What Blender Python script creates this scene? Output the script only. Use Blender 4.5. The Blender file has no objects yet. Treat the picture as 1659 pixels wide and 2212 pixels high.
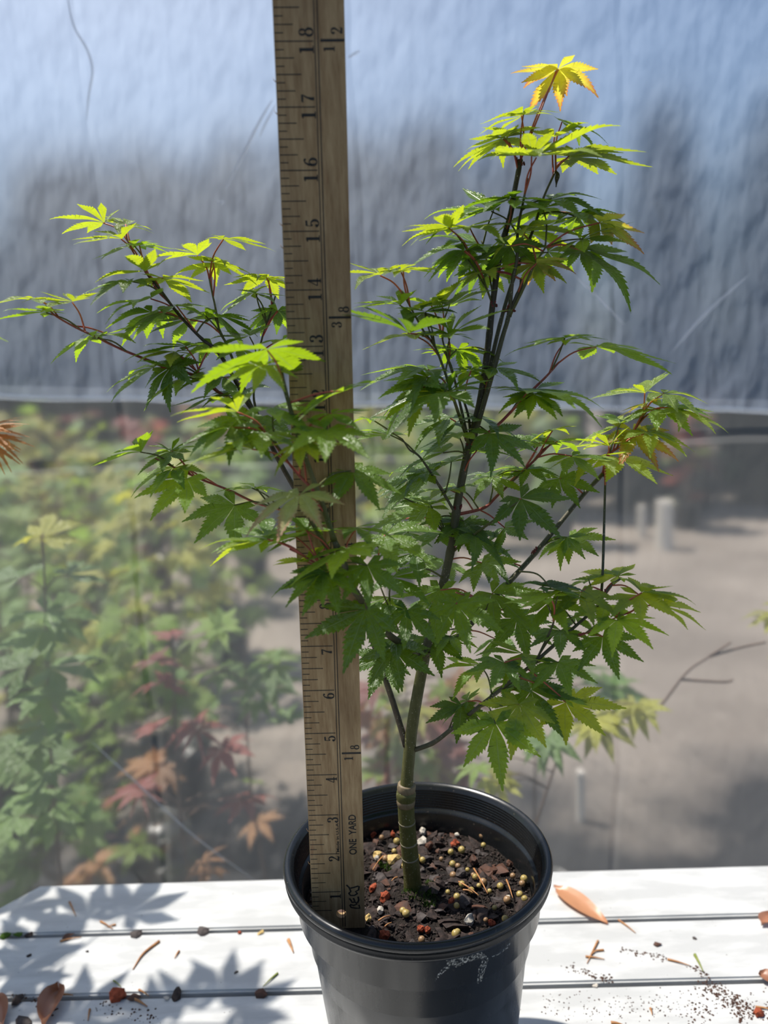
import bpy, bmesh, math, random
from mathutils import Vector, Matrix, noise

# ------------------------------------------------------------------ camera
IN = 0.0254
POT_H = 6.5                      # rim height above the bench, inches
BENCH_Z = 0.762                  # bench top above the ground, metres
GROUND = -(POT_H + BENCH_Z / IN)  # ground level in "rim" inches
FPX, CX, CY = 1661.0, 829.5, 1106.0
PITCH, ROLL = math.radians(10.059), math.radians(-2.409)
CAM = Vector((-0.447, -16.796, 11.304))
FW = Vector((0, math.cos(PITCH), -math.sin(PITCH)))
_r, _u = Vector((1, 0, 0)), Vector((1, 0, 0)).cross(FW)
RT = _r * math.cos(ROLL) + _u * math.sin(ROLL)
UP = RT.cross(FW)

def W(v):                        # inches about the pot rim centre -> metres
    return Vector((v[0] * IN, v[1] * IN, (v[2] + POT_H) * IN + BENCH_Z))
def ray(x, y): return FW + RT * ((x - CX) / FPX) - UP * ((y - CY) / FPX)
def atY(x, y, Y):
    d = ray(x, y); return CAM + d * ((Y - CAM.y) / d.y)
def atZ(x, y, Z):
    d = ray(x, y); return CAM + d * ((Z - CAM.z) / d.z)
def proj(p):
    d = p - CAM; z = d.dot(FW)
    return CX + FPX * d.dot(RT) / z, CY - FPX * d.dot(UP) / z

scn = bpy.context.scene
COL = scn.collection
cd = bpy.data.cameras.new('camera'); cam = bpy.data.objects.new('camera', cd); COL.objects.link(cam)
m = Matrix((RT, UP, -FW)).transposed().to_4x4(); m.translation = W(CAM); cam.matrix_world = m
cd.sensor_fit = 'VERTICAL'; cd.sensor_height = 24.0; cd.lens = FPX / 2212 * 24.0
cd.clip_start = 0.01; cd.clip_end = 200
cd.dof.use_dof = True; cd.dof.focus_distance = 17.3 * IN; cd.dof.aperture_fstop = cd.lens / 4.2
scn.camera = cam

# ------------------------------------------------------------------ light
SUN = Vector((-0.425, 0.21, 1.0)).normalized()       # towards the sun
wd = bpy.data.worlds.new('world'); scn.world = wd; wd.use_nodes = True
nt = wd.node_tree; nt.nodes.clear()
sky = nt.nodes.new('ShaderNodeTexSky'); sky.sky_type = 'NISHITA'; sky.sun_disc = False
sky.sun_elevation = math.asin(SUN.z); sky.sun_rotation = math.atan2(SUN.x, SUN.y)
sky.dust_density = 1.0; sky.air_density = 1.0; sky.ozone_density = 1.0
bg = nt.nodes.new('ShaderNodeBackground'); bg.inputs['Strength'].default_value = 0.125
ow = nt.nodes.new('ShaderNodeOutputWorld')
nt.links.new(sky.outputs[0], bg.inputs[0]); nt.links.new(bg.outputs[0], ow.inputs[0])
sl = bpy.data.lights.new('sun', 'SUN'); sl.energy = 5.6; sl.angle = math.radians(0.7); sl.color = (1.0, 0.955, 0.88)
so = bpy.data.objects.new('sun', sl); COL.objects.link(so)
so.rotation_euler = SUN.to_track_quat('Z', 'Y').to_euler(); so.location = (0, 0, 6)
scn.view_settings.view_transform = 'Standard'; scn.view_settings.look = 'None'
scn.view_settings.exposure = 0.12; scn.view_settings.gamma = 1.0
scn.view_settings.use_curve_mapping = False
scn.cycles.transparent_max_bounces = 16

# ------------------------------------------------------------------ helpers
def obj(name, mesh, mat=None, parent=None):
    o = bpy.data.objects.new(name, mesh); COL.objects.link(o)
    if mat and not mesh.materials: mesh.materials.append(mat)
    if parent:
        o.parent = parent; o.matrix_parent_inverse = parent.matrix_world.inverted()
    return o
def thing(name, label, cat, loc, group=None):
    o = bpy.data.objects.new(name, None); COL.objects.link(o)
    o.empty_display_size = 0.02; o.location = loc; o.matrix_world = Matrix.Translation(loc)
    tag(o, label, cat, group); return o
def tag(o, label, cat, group=None, kind=None):
    if label: o['label'] = label
    if cat: o['category'] = cat
    if group: o['group'] = group
    if kind: o['kind'] = kind
    return o
def mesh_from(name, verts, faces, smooth=True, inch=True):
    me = bpy.data.meshes.new(name)
    me.from_pydata([tuple(W(v)) if inch else tuple(v) for v in verts], [], faces)
    if smooth: me.polygons.foreach_set('use_smooth', [True] * len(me.polygons))
    me.update(); return me
def catmull(pts, n):
    out = []; P = [Vector(p) for p in pts]; P = [2 * P[0] - P[1]] + P + [2 * P[-1] - P[-2]]
    for i in range(1, len(P) - 2):
        a, b, c, d = P[i - 1:i + 3]
        for k in range(n):
            t = k / n
            out.append(0.5 * ((2 * b) + (c - a) * t + (2 * a - 5 * b + 4 * c - d) * t * t + (3 * b - a - 3 * c + d) * t ** 3))
    out.append(P[-2]); return out
def tube_data(pts, rad, sides=7, V=None, F=None):
    V = [] if V is None else V; F = [] if F is None else F
    b0 = len(V); n = len(pts); prev = None
    for i, p in enumerate(pts):
        t = (pts[min(i + 1, n - 1)] - pts[max(i - 1, 0)])
        t = t.normalized() if t.length > 1e-9 else Vector((0, 0, 1))
        if prev is None:
            a = t.cross(Vector((0.31, 0.93, 0.17))).normalized()
        else:
            a = (prev - t * prev.dot(t)).normalized()
        prev = a; b = t.cross(a); r = rad(i / (n - 1)) if callable(rad) else rad
        for k in range(sides):
            an = 2 * math.pi * k / sides
            V.append(p + (a * math.cos(an) + b * math.sin(an)) * r)
    for i in range(n - 1):
        for k in range(sides):
            k2 = (k + 1) % sides
            F.append((b0 + i * sides + k, b0 + i * sides + k2, b0 + (i + 1) * sides + k2, b0 + (i + 1) * sides + k))
    F.append(tuple(b0 + k for k in reversed(range(sides)))); F.append(tuple(b0 + (n - 1) * sides + k for k in range(sides)))
    return V, F
def tube(name, pts, rad, mat, parent, sides=7):
    V, F = tube_data(pts, rad, sides); return obj(name, mesh_from(name, V, F), mat, parent)
def lathe(prof, segs=96, c=(0, 0)):
    V, F = [], []; n = len(prof)
    for k in range(segs):
        a = 2 * math.pi * k / segs
        for r, z in prof: V.append((c[0] + r * math.cos(a), c[1] + r * math.sin(a), z))
    for k in range(segs):
        k2 = (k + 1) % segs
        for i in range(n - 1): F.append((k * n + i, k2 * n + i, k2 * n + i + 1, k * n + i + 1))
    return V, F
def box_data(lo, hi):
    x0, y0, z0 = lo; x1, y1, z1 = hi
    V = [(x0, y0, z0), (x1, y0, z0), (x1, y1, z0), (x0, y1, z0), (x0, y0, z1), (x1, y0, z1), (x1, y1, z1), (x0, y1, z1)]
    return V, [(3, 2, 1, 0), (4, 5, 6, 7), (0, 1, 5, 4), (1, 2, 6, 5), (2, 3, 7, 6), (3, 0, 4, 7)]
def prism(poly, z0, z1, bevel=0.0, seg=2):
    bm = bmesh.new(); vs = [bm.verts.new(W((x, y, z0))) for x, y in poly]
    f = bm.faces.new(vs); bm.normal_update()
    if f.normal.z > 0: f.normal_flip()
    r = bmesh.ops.extrude_face_region(bm, geom=[f])
    for v in r['geom']:
        if isinstance(v, bmesh.types.BMVert): v.co.z += (z1 - z0) * IN
    if bevel:
        es = [e for e in bm.edges if min(v.co.z for v in e.verts) > W((0, 0, z1 - .001)).z]
        bmesh.ops.bevel(bm, geom=es, offset=bevel * IN, segments=seg, affect='EDGES')
    bmesh.ops.recalc_face_normals(bm, faces=bm.faces)
    me = bpy.data.meshes.new('prism'); bm.to_mesh(me); bm.free(); return me

class N:                                              # small node helper
    def __init__(s, name):
        s.m = bpy.data.materials.new(name); s.m.use_nodes = True; s.t = s.m.node_tree; s.t.nodes.clear()
        s.out = s.t.nodes.new('ShaderNodeOutputMaterial')
    def n(s, kind, **k):
        nd = s.t.nodes.new('ShaderNode' + kind)
        for a, b in k.items():
            if hasattr(nd, a): setattr(nd, a, b)
            else: s.put(nd.inputs[a.replace('_', ' ')], b)
        return nd
    def put(s, sock, v):
        if isinstance(v, bpy.types.NodeSocket): s.t.links.new(v, sock)
        elif isinstance(v, tuple) and len(v) == 3 and sock.type == 'RGBA': sock.default_value = v + (1,)
        else: sock.default_value = v
    def mixc(s, f, a, b):
        nd = s.t.nodes.new('ShaderNodeMix'); nd.data_type = 'RGBA'
        s.put(nd.inputs[0], f); s.put(nd.inputs[6], a); s.put(nd.inputs[7], b); return nd.outputs[2]
    def math(s, op, a, b=0.0, c=0.0):
        nd = s.t.nodes.new('ShaderNodeMath'); nd.operation = op
        s.put(nd.inputs[0], a); s.put(nd.inputs[1], b); s.put(nd.inputs[2], c); return nd.outputs[0]
    def ramp(s, f, stops):
        nd = s.t.nodes.new('ShaderNodeValToRGB'); s.put(nd.inputs[0], f); el = nd.color_ramp.elements
        while len(el) < len(stops): el.new(0.5)
        for e, (p, c) in zip(el, stops): e.position = p; e.color = (c if len(c) == 4 else tuple(c) + (1,)) if isinstance(c, tuple) else (c, c, c, 1)
        return nd.outputs[0]
    def coords(s, which='Object', scale=(1, 1, 1), rot=(0, 0, 0)):
        tc = s.n('TexCoord'); mp = s.n('Mapping'); s.put(mp.inputs['Vector'], tc.outputs[which])
        mp.inputs['Scale'].default_value = scale; mp.inputs['Rotation'].default_value = rot; return mp.outputs[0]
    def noise(s, vec, scale, detail=3.0, rough=0.55):
        nd = s.n('TexNoise'); s.put(nd.inputs['Vector'], vec); nd.inputs['Scale'].default_value = scale
        nd.inputs['Detail'].default_value = detail; nd.inputs['Roughness'].default_value = rough; return nd.outputs[0]
    def bump(s, h, strength, dist=0.001):
        nd = s.n('Bump'); s.put(nd.inputs['Height'], h); nd.inputs['Strength'].default_value = strength
        nd.inputs['Distance'].default_value = dist; return nd.outputs[0]
    def done(s, shader):
        s.t.links.new(shader, s.out.inputs[0]); return s.m
    def pbr(s, col, rough=0.6, spec=0.5, normal=None, **k):
        p = s.n('BsdfPrincipled'); s.put(p.inputs['Base Color'], col); s.put(p.inputs['Roughness'], rough)
        p.inputs['Specular IOR Level'].default_value = spec
        if normal is not None: s.put(p.inputs['Normal'], normal)
        for a, b in k.items(): s.put(p.inputs[a.replace('_', ' ')], b)
        return p.outputs[0]

def simple(name, a, b=None, scale=200, rough=0.7, spec=0.4, bump=0.0):
    n = N(name); v = n.coords(); f = n.noise(v, scale)
    return n.done(n.pbr(n.mixc(n.ramp(f, [(0.35, 0.0), (0.65, 1.0)]), a, b or a), rough, spec, n.bump(f, bump) if bump else None))

# ------------------------------------------------------------------ materials
def leaf_mat(name, refl, trans, tip=None, tfac=0.5, vein=(0.25, 0.33, 0.12), gloss=0.36, hue=0.12):
    n = N(name)
    rib = n.n('Attribute', attribute_name='rib').outputs['Fac']; rad = n.n('Attribute', attribute_name='rad').outputs['Fac']
    oi = n.n('ObjectInfo').outputs['Random']
    v = n.coords('Object'); nz = n.noise(v, 9.0, 4.0)
    br = n.math('ADD', n.math('MULTIPLY', oi, hue * 2), 1.0 - hue)
    br = n.math('MULTIPLY', br, n.math('ADD', n.math('MULTIPLY', nz, 0.5), 0.75))
    line = n.ramp(rib, [(0.0, 1.0), (0.10, 0.0)])
    def tint(c):
        x = n.mixc(line, c, tuple(min(1, 0.5 * a + 0.5 * b) for a, b in zip(c, vein)))
        if tip: x = n.mixc(n.ramp(n.math('MULTIPLY', rad, n.math('ADD', n.math('MULTIPLY', rib, 0.55), 0.5)), [(0.28, 0.0), (0.80, 1.0)]), x, tip)
        mx = n.n('Mix'); mx.data_type = 'RGBA'; mx.blend_type = 'MULTIPLY'; mx.inputs[0].default_value = 1.0
        n.put(mx.inputs[6], x); cmb = n.n('CombineColor')
        for i in range(3): n.put(cmb.inputs[i], br)
        n.put(mx.inputs[7], cmb.outputs[0]); return mx.outputs[2]
    h = n.math('ADD', n.math('MULTIPLY', line, -0.6), n.math('MULTIPLY', nz, 0.8))
    bp = n.bump(h, 0.35, 0.03)
    p = n.pbr(tint(refl), gloss + .02, 0.75, bp, Sheen_Weight=0.08, Sheen_Roughness=0.45)
    t = n.n('BsdfTranslucent'); n.put(t.inputs['Color'], tint(trans))
    mx = n.n('MixShader'); mx.inputs[0].default_value = tfac
    n.t.links.new(p, mx.inputs[1]); n.t.links.new(t.outputs[0], mx.inputs[2]); return n.done(mx.outputs[0])

M = {}
M['D'] = leaf_mat('leaf_mature_green', (0.052, 0.108, 0.018), (0.23, 0.40, 0.010), tfac=0.46, gloss=0.30)
M['G'] = leaf_mat('leaf_mid_green', (0.085, 0.165, 0.020), (0.40, 0.60, 0.012), tfac=0.5, gloss=0.33)
M['Y'] = leaf_mat('leaf_lime_green', (0.18, 0.27, 0.040), (0.52, 0.62, 0.020), tfac=0.55, gloss=0.38)
M['O'] = leaf_mat('leaf_bronze_edged', (0.26, 0.27, 0.05), (0.88, 0.82, 0.06), tip=(0.66, 0.20, 0.09), tfac=0.5, vein=(0.5, 0.45, 0.2))

M['P'] = leaf_mat('leaf_pale_pink_tipped', (0.20, 0.25, 0.09), (0.55, 0.58, 0.14), tip=(0.42, 0.17, 0.12), tfac=0.42, vein=(0.45, 0.45, 0.25))

def bark_mat(name, a, b, scale=(60, 60, 25), rough=0.55):
    n = N(name); v = n.coords('Object', scale); f = n.noise(v, 6, 5); g = n.noise(n.coords('Object'), 900, 2)
    c = n.mixc(n.ramp(f, [(0.3, 0.0), (0.7, 1.0)]), a, b)
    c = n.mixc(n.ramp(g, [(0.66, 0.0), (0.72, 0.7)]), c, (0.45, 0.42, 0.33))
    return n.done(n.pbr(c, rough, 0.4, n.bump(f, 0.3, 0.0006)))
M['trunk'] = bark_mat('bark_olive', (0.060, 0.062, 0.012), (0.105, 0.100, 0.030))
M['graft'] = bark_mat('bark_graft_tan', (0.14, 0.10, 0.055), (0.22, 0.17, 0.10))
M['stem'] = bark_mat('bark_grey_green', (0.060, 0.062, 0.028), (0.100, 0.082, 0.052))
M['darkstem'] = bark_mat('bark_dark_brown', (0.030, 0.022, 0.016), (0.060, 0.048, 0.026))
M['greenstem'] = bark_mat('bark_fresh_green', (0.085, 0.100, 0.022), (0.120, 0.105, 0.040))
M['redstem'] = bark_mat('bark_red', (0.26, 0.038, 0.045), (0.30, 0.085, 0.050))
M['petiole'] = simple('petiole_red', (0.42, 0.06, 0.065), (0.46, 0.14, 0.06), 60, 0.4)
M['bud'] = simple('bud_crimson', (0.17, 0.015, 0.022), (0.10, 0.03, 0.02), 400, 0.5)

def plastic(name, base, dust):
    n = N(name); v = n.coords('Object'); a = n.noise(v, 22, 5); b = n.noise(n.coords('Object', (1, 1, 0.25)), 120, 4); s = n.noise(v, 520, 2)
    c = n.mixc(n.math('MULTIPLY', n.ramp(a, [(0.35, 0.0), (0.75, 1.0)]), 0.6), base, dust)
    c = n.mixc(n.ramp(s, [(0.69, 0.0), (0.74, 0.5)]), c, (0.11, 0.09, 0.07))
    r = n.math('ADD', n.math('MULTIPLY', b, 0.22), 0.15)
    return n.done(n.pbr(c, r, 0.5, n.bump(b, 0.06, 0.0005)))
M['pot'] = plastic('black_nursery_plastic', (0.006, 0.007, 0.008), (0.024, 0.025, 0.025))

def wood_stick():
    n = N('weathered_basswood'); v = n.coords('Object', (1, 1, 0.06)); f = n.noise(v, 420, 6, 0.65); g = n.noise(n.coords('Object', (1, 1, 0.3)), 60, 4)
    s = n.noise(n.coords('Object', (1, 1, 0.22)), 190, 3)
    c = n.mixc(n.ramp(f, [(0.3, 0.0), (0.72, 1.0)]), (0.235, 0.138, 0.058), (0.46, 0.32, 0.165))
    c = n.mixc(n.math('MULTIPLY', n.ramp(g, [(0.45, 0.0), (0.75, 1.0)]), 0.55), c, (0.15, 0.085, 0.038))
    c = n.mixc(n.math('MULTIPLY', n.ramp(s, [(0.66, 0.0), (0.74, 1.0)]), 0.5), c, (0.20, 0.075, 0.03))
    return n.done(n.pbr(c, 0.55, 0.35, n.bump(f, 0.25, 0.0004)))
M['wood'] = wood_stick()
M['ink'] = simple('black_print', (0.012, 0.011, 0.010), (0.022, 0.020, 0.018), 900, 0.6)

def plank_mat():
    n = N('white_painted_plank'); v = n.coords('Object', (0.3, 1, 1)); f = n.noise(v, 55, 5); d = n.noise(n.coords('Object'), 14, 4); s = n.noise(n.coords('Object'), 800, 2)
    c = n.mixc(n.ramp(f, [(0.42, 0.0), (0.62, 1.0)]), (0.43, 0.43, 0.42), (0.545, 0.545, 0.53))
    c = n.mixc(n.math('MULTIPLY', n.ramp(d, [(0.52, 0.0), (0.75, 1.0)]), 0.35), c, (0.34, 0.335, 0.315))
    c = n.mixc(n.ramp(s, [(0.72, 0.0), (0.76, 0.5)]), c, (0.30, 0.24, 0.18))
    return n.done(n.pbr(c, 0.5, 0.4, n.bump(f, 0.12, 0.0006)))
M['plank'] = plank_mat()

def film_mat(name, clear, veil, ripple, tint=(0.80, 0.87, 0.97), ior=1.03, blur=0.5):
    n = N(name); tc = n.n('TexCoord').outputs['Object']
    rp = n.coords('Object', (1, 1, 0.42), (0, math.radians(16), 0)); w1 = n.noise(rp, 50, 1.5, 0.45)
    w2 = n.noise(n.coords('Object', (1, 1, 0.8)), 4.2, 3)
    sx = n.n('SeparateXYZ'); n.put(sx.inputs[0], tc)
    wob = n.math('MULTIPLY', n.math('SUBTRACT', n.noise(n.coords('Object'), 3.0, 2), 0.5), 0.05)
    def crease(axis, pitch, off, wdt):
        x = n.math('ADD', n.math('ADD', sx.outputs[axis], wob), off); x = n.math('PINGPONG', x, pitch / 2)
        return n.ramp(n.math('DIVIDE', x, pitch / 2), [(0.0, 1.0), (wdt, 0.0)])
    cr = n.math('ADD', crease(0, 0.30, 0.02, 0.05), crease(2, 0.62, 0.12, 0.03))
    h = n.math('ADD', n.math('ADD', n.math('MULTIPLY', w1, ripple), n.math('MULTIPLY', w2, 1.2)), n.math('MULTIPLY', cr, 0.25))
    bp = n.bump(h, 1.0, 0.010)
    tr = n.n('BsdfRefraction'); n.put(tr.inputs['Color'], (clear, clear, clear)); n.put(tr.inputs['IOR'], ior); n.put(tr.inputs['Roughness'], blur)
    tl = n.n('BsdfTranslucent'); n.put(tl.inputs['Color'], tint); n.put(tl.inputs['Normal'], bp)
    df = n.n('BsdfDiffuse'); n.put(df.inputs['Color'], tint); n.put(df.inputs['Normal'], bp)
    gl = n.n('BsdfGlossy'); n.put(gl.inputs['Roughness'], 0.30); n.put(gl.inputs['Normal'], bp); n.put(gl.inputs['Color'], (0.9, 0.93, 1.0))
    m1 = n.n('MixShader'); m1.inputs[0].default_value = 0.30; n.t.links.new(tl.outputs[0], m1.inputs[1]); n.t.links.new(df.outputs[0], m1.inputs[2])
    m2 = n.n('MixShader'); m2.inputs[0].default_value = 0.12; n.t.links.new(m1.outputs[0], m2.inputs[1]); n.t.links.new(gl.outputs[0], m2.inputs[2])
    m3 = n.n('MixShader'); m3.inputs[0].default_value = veil; n.t.links.new(tr.outputs[0], m3.inputs[1]); n.t.links.new(m2.outputs[0], m3.inputs[2])
    return n.done(m3.outputs[0])
M['film'] = film_mat('clear_poly_film', 0.97, 0.19, 0.2, tint=(0.88, 0.89, 0.88), blur=0.40)
M['film_upper'] = film_mat('milky_poly_film', 0.98, 0.34, 0.9, tint=(0.62, 0.74, 0.95), ior=1.06, blur=0.76)
M['film_edge'] = film_mat('folded_poly_film', 0.9, 0.62, 0.2, (0.95, 0.96, 0.98))

def ground_mat():
    n = N('gravel_yard'); v = n.coords('Object'); a = n.noise(v, 1.1, 4); b = n.noise(v, 45, 5); e = n.noise(v, 9, 3)
    c = n.mixc(n.ramp(b, [(0.3, 0.0), (0.7, 1.0)]), (0.19, 0.16, 0.135), (0.33, 0.285, 0.24))
    c = n.mixc(n.math('MULTIPLY', n.ramp(a, [(0.42, 0.0), (0.62, 1.0)]), 0.6), c, (0.13, 0.108, 0.090))
    c = n.mixc(n.math('MULTIPLY', n.ramp(e, [(0.60, 0.0), (0.72, 1.0)]), 0.5), c, (0.30, 0.26, 0.22))
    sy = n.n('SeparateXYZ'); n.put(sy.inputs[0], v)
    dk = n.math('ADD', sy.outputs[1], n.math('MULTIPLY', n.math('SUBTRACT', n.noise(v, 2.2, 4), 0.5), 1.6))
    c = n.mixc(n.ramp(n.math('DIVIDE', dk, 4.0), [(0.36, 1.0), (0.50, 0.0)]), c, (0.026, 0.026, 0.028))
    return n.done(n.pbr(c, 0.9, 0.2, n.bump(b, 0.6, 0.01)))
M['ground'] = ground_mat()
M['mat'] = simple('black_weed_cloth', (0.030, 0.030, 0.034), (0.050, 0.048, 0.050), 60, 0.8, 0.3, 0.2)

# ================================================================== setting
def quad_grid(x0, x1, z0, z1, nx, nz, fn):
    V, F = [], []
    for j in range(nz + 1):
        for i in range(nx + 1):
            x = x0 + (x1 - x0) * i / nx; z = z0(x) + (z1(x) - z0(x)) * j / nz; V.append((x, fn(x, z), z))
    for j in range(nz):
        for i in range(nx):
            a = j * (nx + 1) + i; F.append((a, a + 1, a + nx + 2, a + nx + 1))
    return V, F
V, F = box_data((-700, -120, GROUND - 2), (700, 900, GROUND))
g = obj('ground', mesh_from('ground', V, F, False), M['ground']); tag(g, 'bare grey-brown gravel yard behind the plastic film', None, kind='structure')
poly = [(-90, -110), (90, -110), (90, 19), (-90, 19)]
g = obj('floor', prism(poly, GROUND, GROUND + .12), M['mat']); tag(g, 'black weed cloth laid over the ground below the bench', None, kind='structure')

FILM_Y = 20.0
def seam(x): return 9.95 - 0.0598 * x
def wob(x, z): return 0.30 * noise.noise(Vector((x * .05, z * .035, 3.1))) + 0.10 * noise.noise(Vector((x * .16, z * .09, 7.7)))
V, F = quad_grid(-80, 80, lambda x: GROUND, lambda x: seam(x) + .55, 120, 50, lambda x, z: FILM_Y + wob(x, z))
wall = obj('wall_back', mesh_from('wall_back', V, F), M['film']); tag(wall, 'clear plastic film sheet of the greenhouse wall', None, kind='structure')
V, F = quad_grid(-80, 80, lambda x: seam(x), lambda x: 42.0, 120, 50, lambda x, z: FILM_Y - .12 + wob(x, z))
up = obj('upper_film', mesh_from('upper_film', V, F), M['film_upper'], wall); up['label'] = 'milky upper film sheet hanging over the lower one'
pts = [Vector((x, FILM_Y - .16 + wob(x, seam(x)), seam(x) + .05 * math.sin(x * .9))) for x in range(-80, 81, 2)]
V, F = [], []
for p in pts: V += [p + Vector((0, -.02, .17)), p + Vector((0, -.10, 0)), p + Vector((0, -.02, -.14))]
for i in range(len(pts) - 1): F += [(3*i, 3*i+3, 3*i+4, 3*i+1), (3*i+1, 3*i+4, 3*i+5, 3*i+2)]
obj('film_hem', mesh_from('film_hem', V, F), M['film_edge'], wall)
def film_crease(pl, w=.10, lift=.09, mat='film_edge'):
    P = catmull([atY(x, y, FILM_Y) for x, y in pl], 6); V, F = [], []
    for i, p in enumerate(P):
        t = (P[min(i+1, len(P)-1)] - P[max(i-1, 0)]).normalized(); s = t.cross(Vector((0, 1, 0))).normalized()
        k = math.sin(math.pi * min(1, max(0, i / (len(P) - 1)))) ** .5; y = FILM_Y - .15 + wob(p.x, p.z)
        for a, b in ((-1, 0), (0, -1), (1, 0)): V.append((p.x + s.x * w * a * k, y + b * lift * k, p.z + s.z * w * a * k))
    for i in range(len(P) - 1): F += [(3*i, 3*i+3, 3*i+4, 3*i+1), (3*i+1, 3*i+4, 3*i+5, 3*i+2)]
    obj('film_crease', mesh_from('film_crease', V, F), M[mat], wall)
film_crease([(150, -20), (165, 60), (195, 115), (206, 160), (198, 210), (192, 270)], .06)
film_crease([(592, 215), (560, 270), (520, 350), (486, 415)], .07)
film_crease([(600, 225), (575, 270), (562, 300)], .05)
film_crease([(1620, 590), (1520, 680), (1450, 760)], .08)
film_crease([(1235, 590), (1290, 640), (1350, 705)], .07)
film_crease([(190, 1590), (300, 1690), (420, 1800), (560, 1900)], .07)
film_crease([(1330, 880), (1335, 886), (1348, 892)], .08)
film_crease([(470, 436), (478, 440), (486, 437)], .06)
film_crease([(752, 128), (765, 120), (778, 112)], .06)

# ------------------------------------------------------------------ bench
YAW = math.radians(-1.25)
def bq(x, y): return (x * math.cos(YAW) - y * math.sin(YAW), x * math.sin(YAW) + y * math.cos(YAW))
bench = thing('potting_bench', 'long bench of white painted planks under the black pot', 'bench', W((0, -2, -POT_H - .75)))
GAP = .17
y1 = 8.27; edges = []
for i in range(9):
    edges.append((y1 - 2.65 + (GAP if i < 8 else 0), y1)); y1 -= 2.65
for i, (a, b) in enumerate(edges):
    xl = -34 + .5 * math.sin(i * 2.1)
    poly = [(xl, a), (34 + .4 * math.sin(i * 3.3), a), (34 + .4 * math.sin(i * 3.3), b), (xl, b)]
    if i == 0: poly = [(-15.75, a), (34, a), (34, b), (-13.75, b)]
    obj('plank', prism([bq(*p) for p in poly], -POT_H - .75, -POT_H, .06, 3), M['plank'], bench)
for x in (-24, 2, 26):
    c = [bq(x - .75, edges[-1][0] + .3), bq(x + .75, edges[-1][0] + .3), bq(x + .75, 7.4), bq(x - .75, 7.4)]
    if x == -24: c[2] = bq(x + .75, 5.3); c[3] = bq(x - .75, 5.3)
    obj('cross_rail', prism(c, -POT_H - 3.2, -POT_H - .75), M['plank'], bench)
    for y in (edges[-1][0] + 1.2, 4.4):
        c = [bq(x - .75, y - .75), bq(x + .75, y - .75), bq(x + .75, y + .75), bq(x - .75, y + .75)]
        obj('leg', prism(c, GROUND, -POT_H - 3.2), M['plank'], bench)

# ================================================================== the maple
plant = thing('potted_maple', 'green young maple with red leaf stalks growing in a black nursery pot', 'potted plant', W((0, 0, -POT_H)))
# pot profile: outside from the base up, over the bead, down the inside
prof = [(0.0, -6.5), (2.05, -6.5), (2.12, -6.44), (2.45, -3.6), (2.60, -2.16), (2.66, -2.10), (2.72, -1.32), (2.90, -1.24), (2.94, -.42),
        (3.02, -.36), (3.16, -.34), (3.18, -.27), (3.13, -.22), (3.16, -.18)]
for k in range(9):
    a = math.radians(-70 + 20 * k * 1.06); prof.append((3.09 + .115 * math.cos(a), -.06 + .115 * math.sin(a)))
prof += [(3.0, -.02)]
for k in range(7):
    z = -.08 - k * .07; prof += [(2.965 - k * .012, z), (2.945 - k * .012, z - .02), (2.955 - k * .012, z - .05)]
prof += [(2.86, -.60), (2.80, -.63), (2.77, -.70), (2.72, -1.3), (2.1, -6.2), (0, -6.3)]
V, F = lathe(prof, 128)
pot = obj('pot', mesh_from('pot', V, F), M['pot'], plant); pot['label'] = 'black plastic nursery pot with rolled rim'
pot.data.materials[0] = M['pot']
# a torn cobweb under the rim
M['web'] = None
n = N('dusty_cobweb'); f = n.noise(n.coords('Object'), 900, 4); tr = n.n('BsdfTransparent'); df = n.n('BsdfDiffuse'); n.put(df.inputs[0], (0.55, 0.54, 0.49))
mx = n.n('MixShader'); n.put(mx.inputs[0], n.ramp(f, [(0.46, 0.0), (0.66, 0.75)])); n.t.links.new(tr.outputs[0], mx.inputs[1]); n.t.links.new(df.outputs[0], mx.inputs[2])
M['web'] = n.done(mx.outputs[0])
def on_pot(x, y):                                     # pixel -> point just off the outer wall
    d = ray(x, y); best = None
    for k in range(400):
        p = CAM + d * (14 + k * .02); r = math.hypot(p.x, p.y)
        ro = 3.02 if p.z > -1.25 else 2.80 if p.z > -2.1 else 2.66
        if r < ro: return p
    return CAM + d * 17
webs = [[(962, 2068), (1010, 2062), (1040, 2055), (1042, 2070), (1010, 2078), (985, 2090), (966, 2086)],
        [(1040, 2056), (1056, 2070), (1040, 2120), (1030, 2126), (1034, 2090), (1042, 2072)],
        [(966, 2084), (974, 2088), (950, 2108), (938, 2122), (948, 2100)],
        [(1056, 2070), (1080, 2056), (1104, 2034), (1100, 2046), (1078, 2062)]]
for w in webs:
    c = (sum(a for a, b in w) / len(w), sum(b for a, b in w) / len(w))
    V = [on_pot(*c) + Vector((0, -.03, 0))] + [on_pot(*q) for q in w]
    F = [(0, 1 + i, 1 + (i + 1) % len(w)) for i in range(len(w))]
    obj('cobweb', mesh_from('cobweb', V, F), M['web'], pot)

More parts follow.
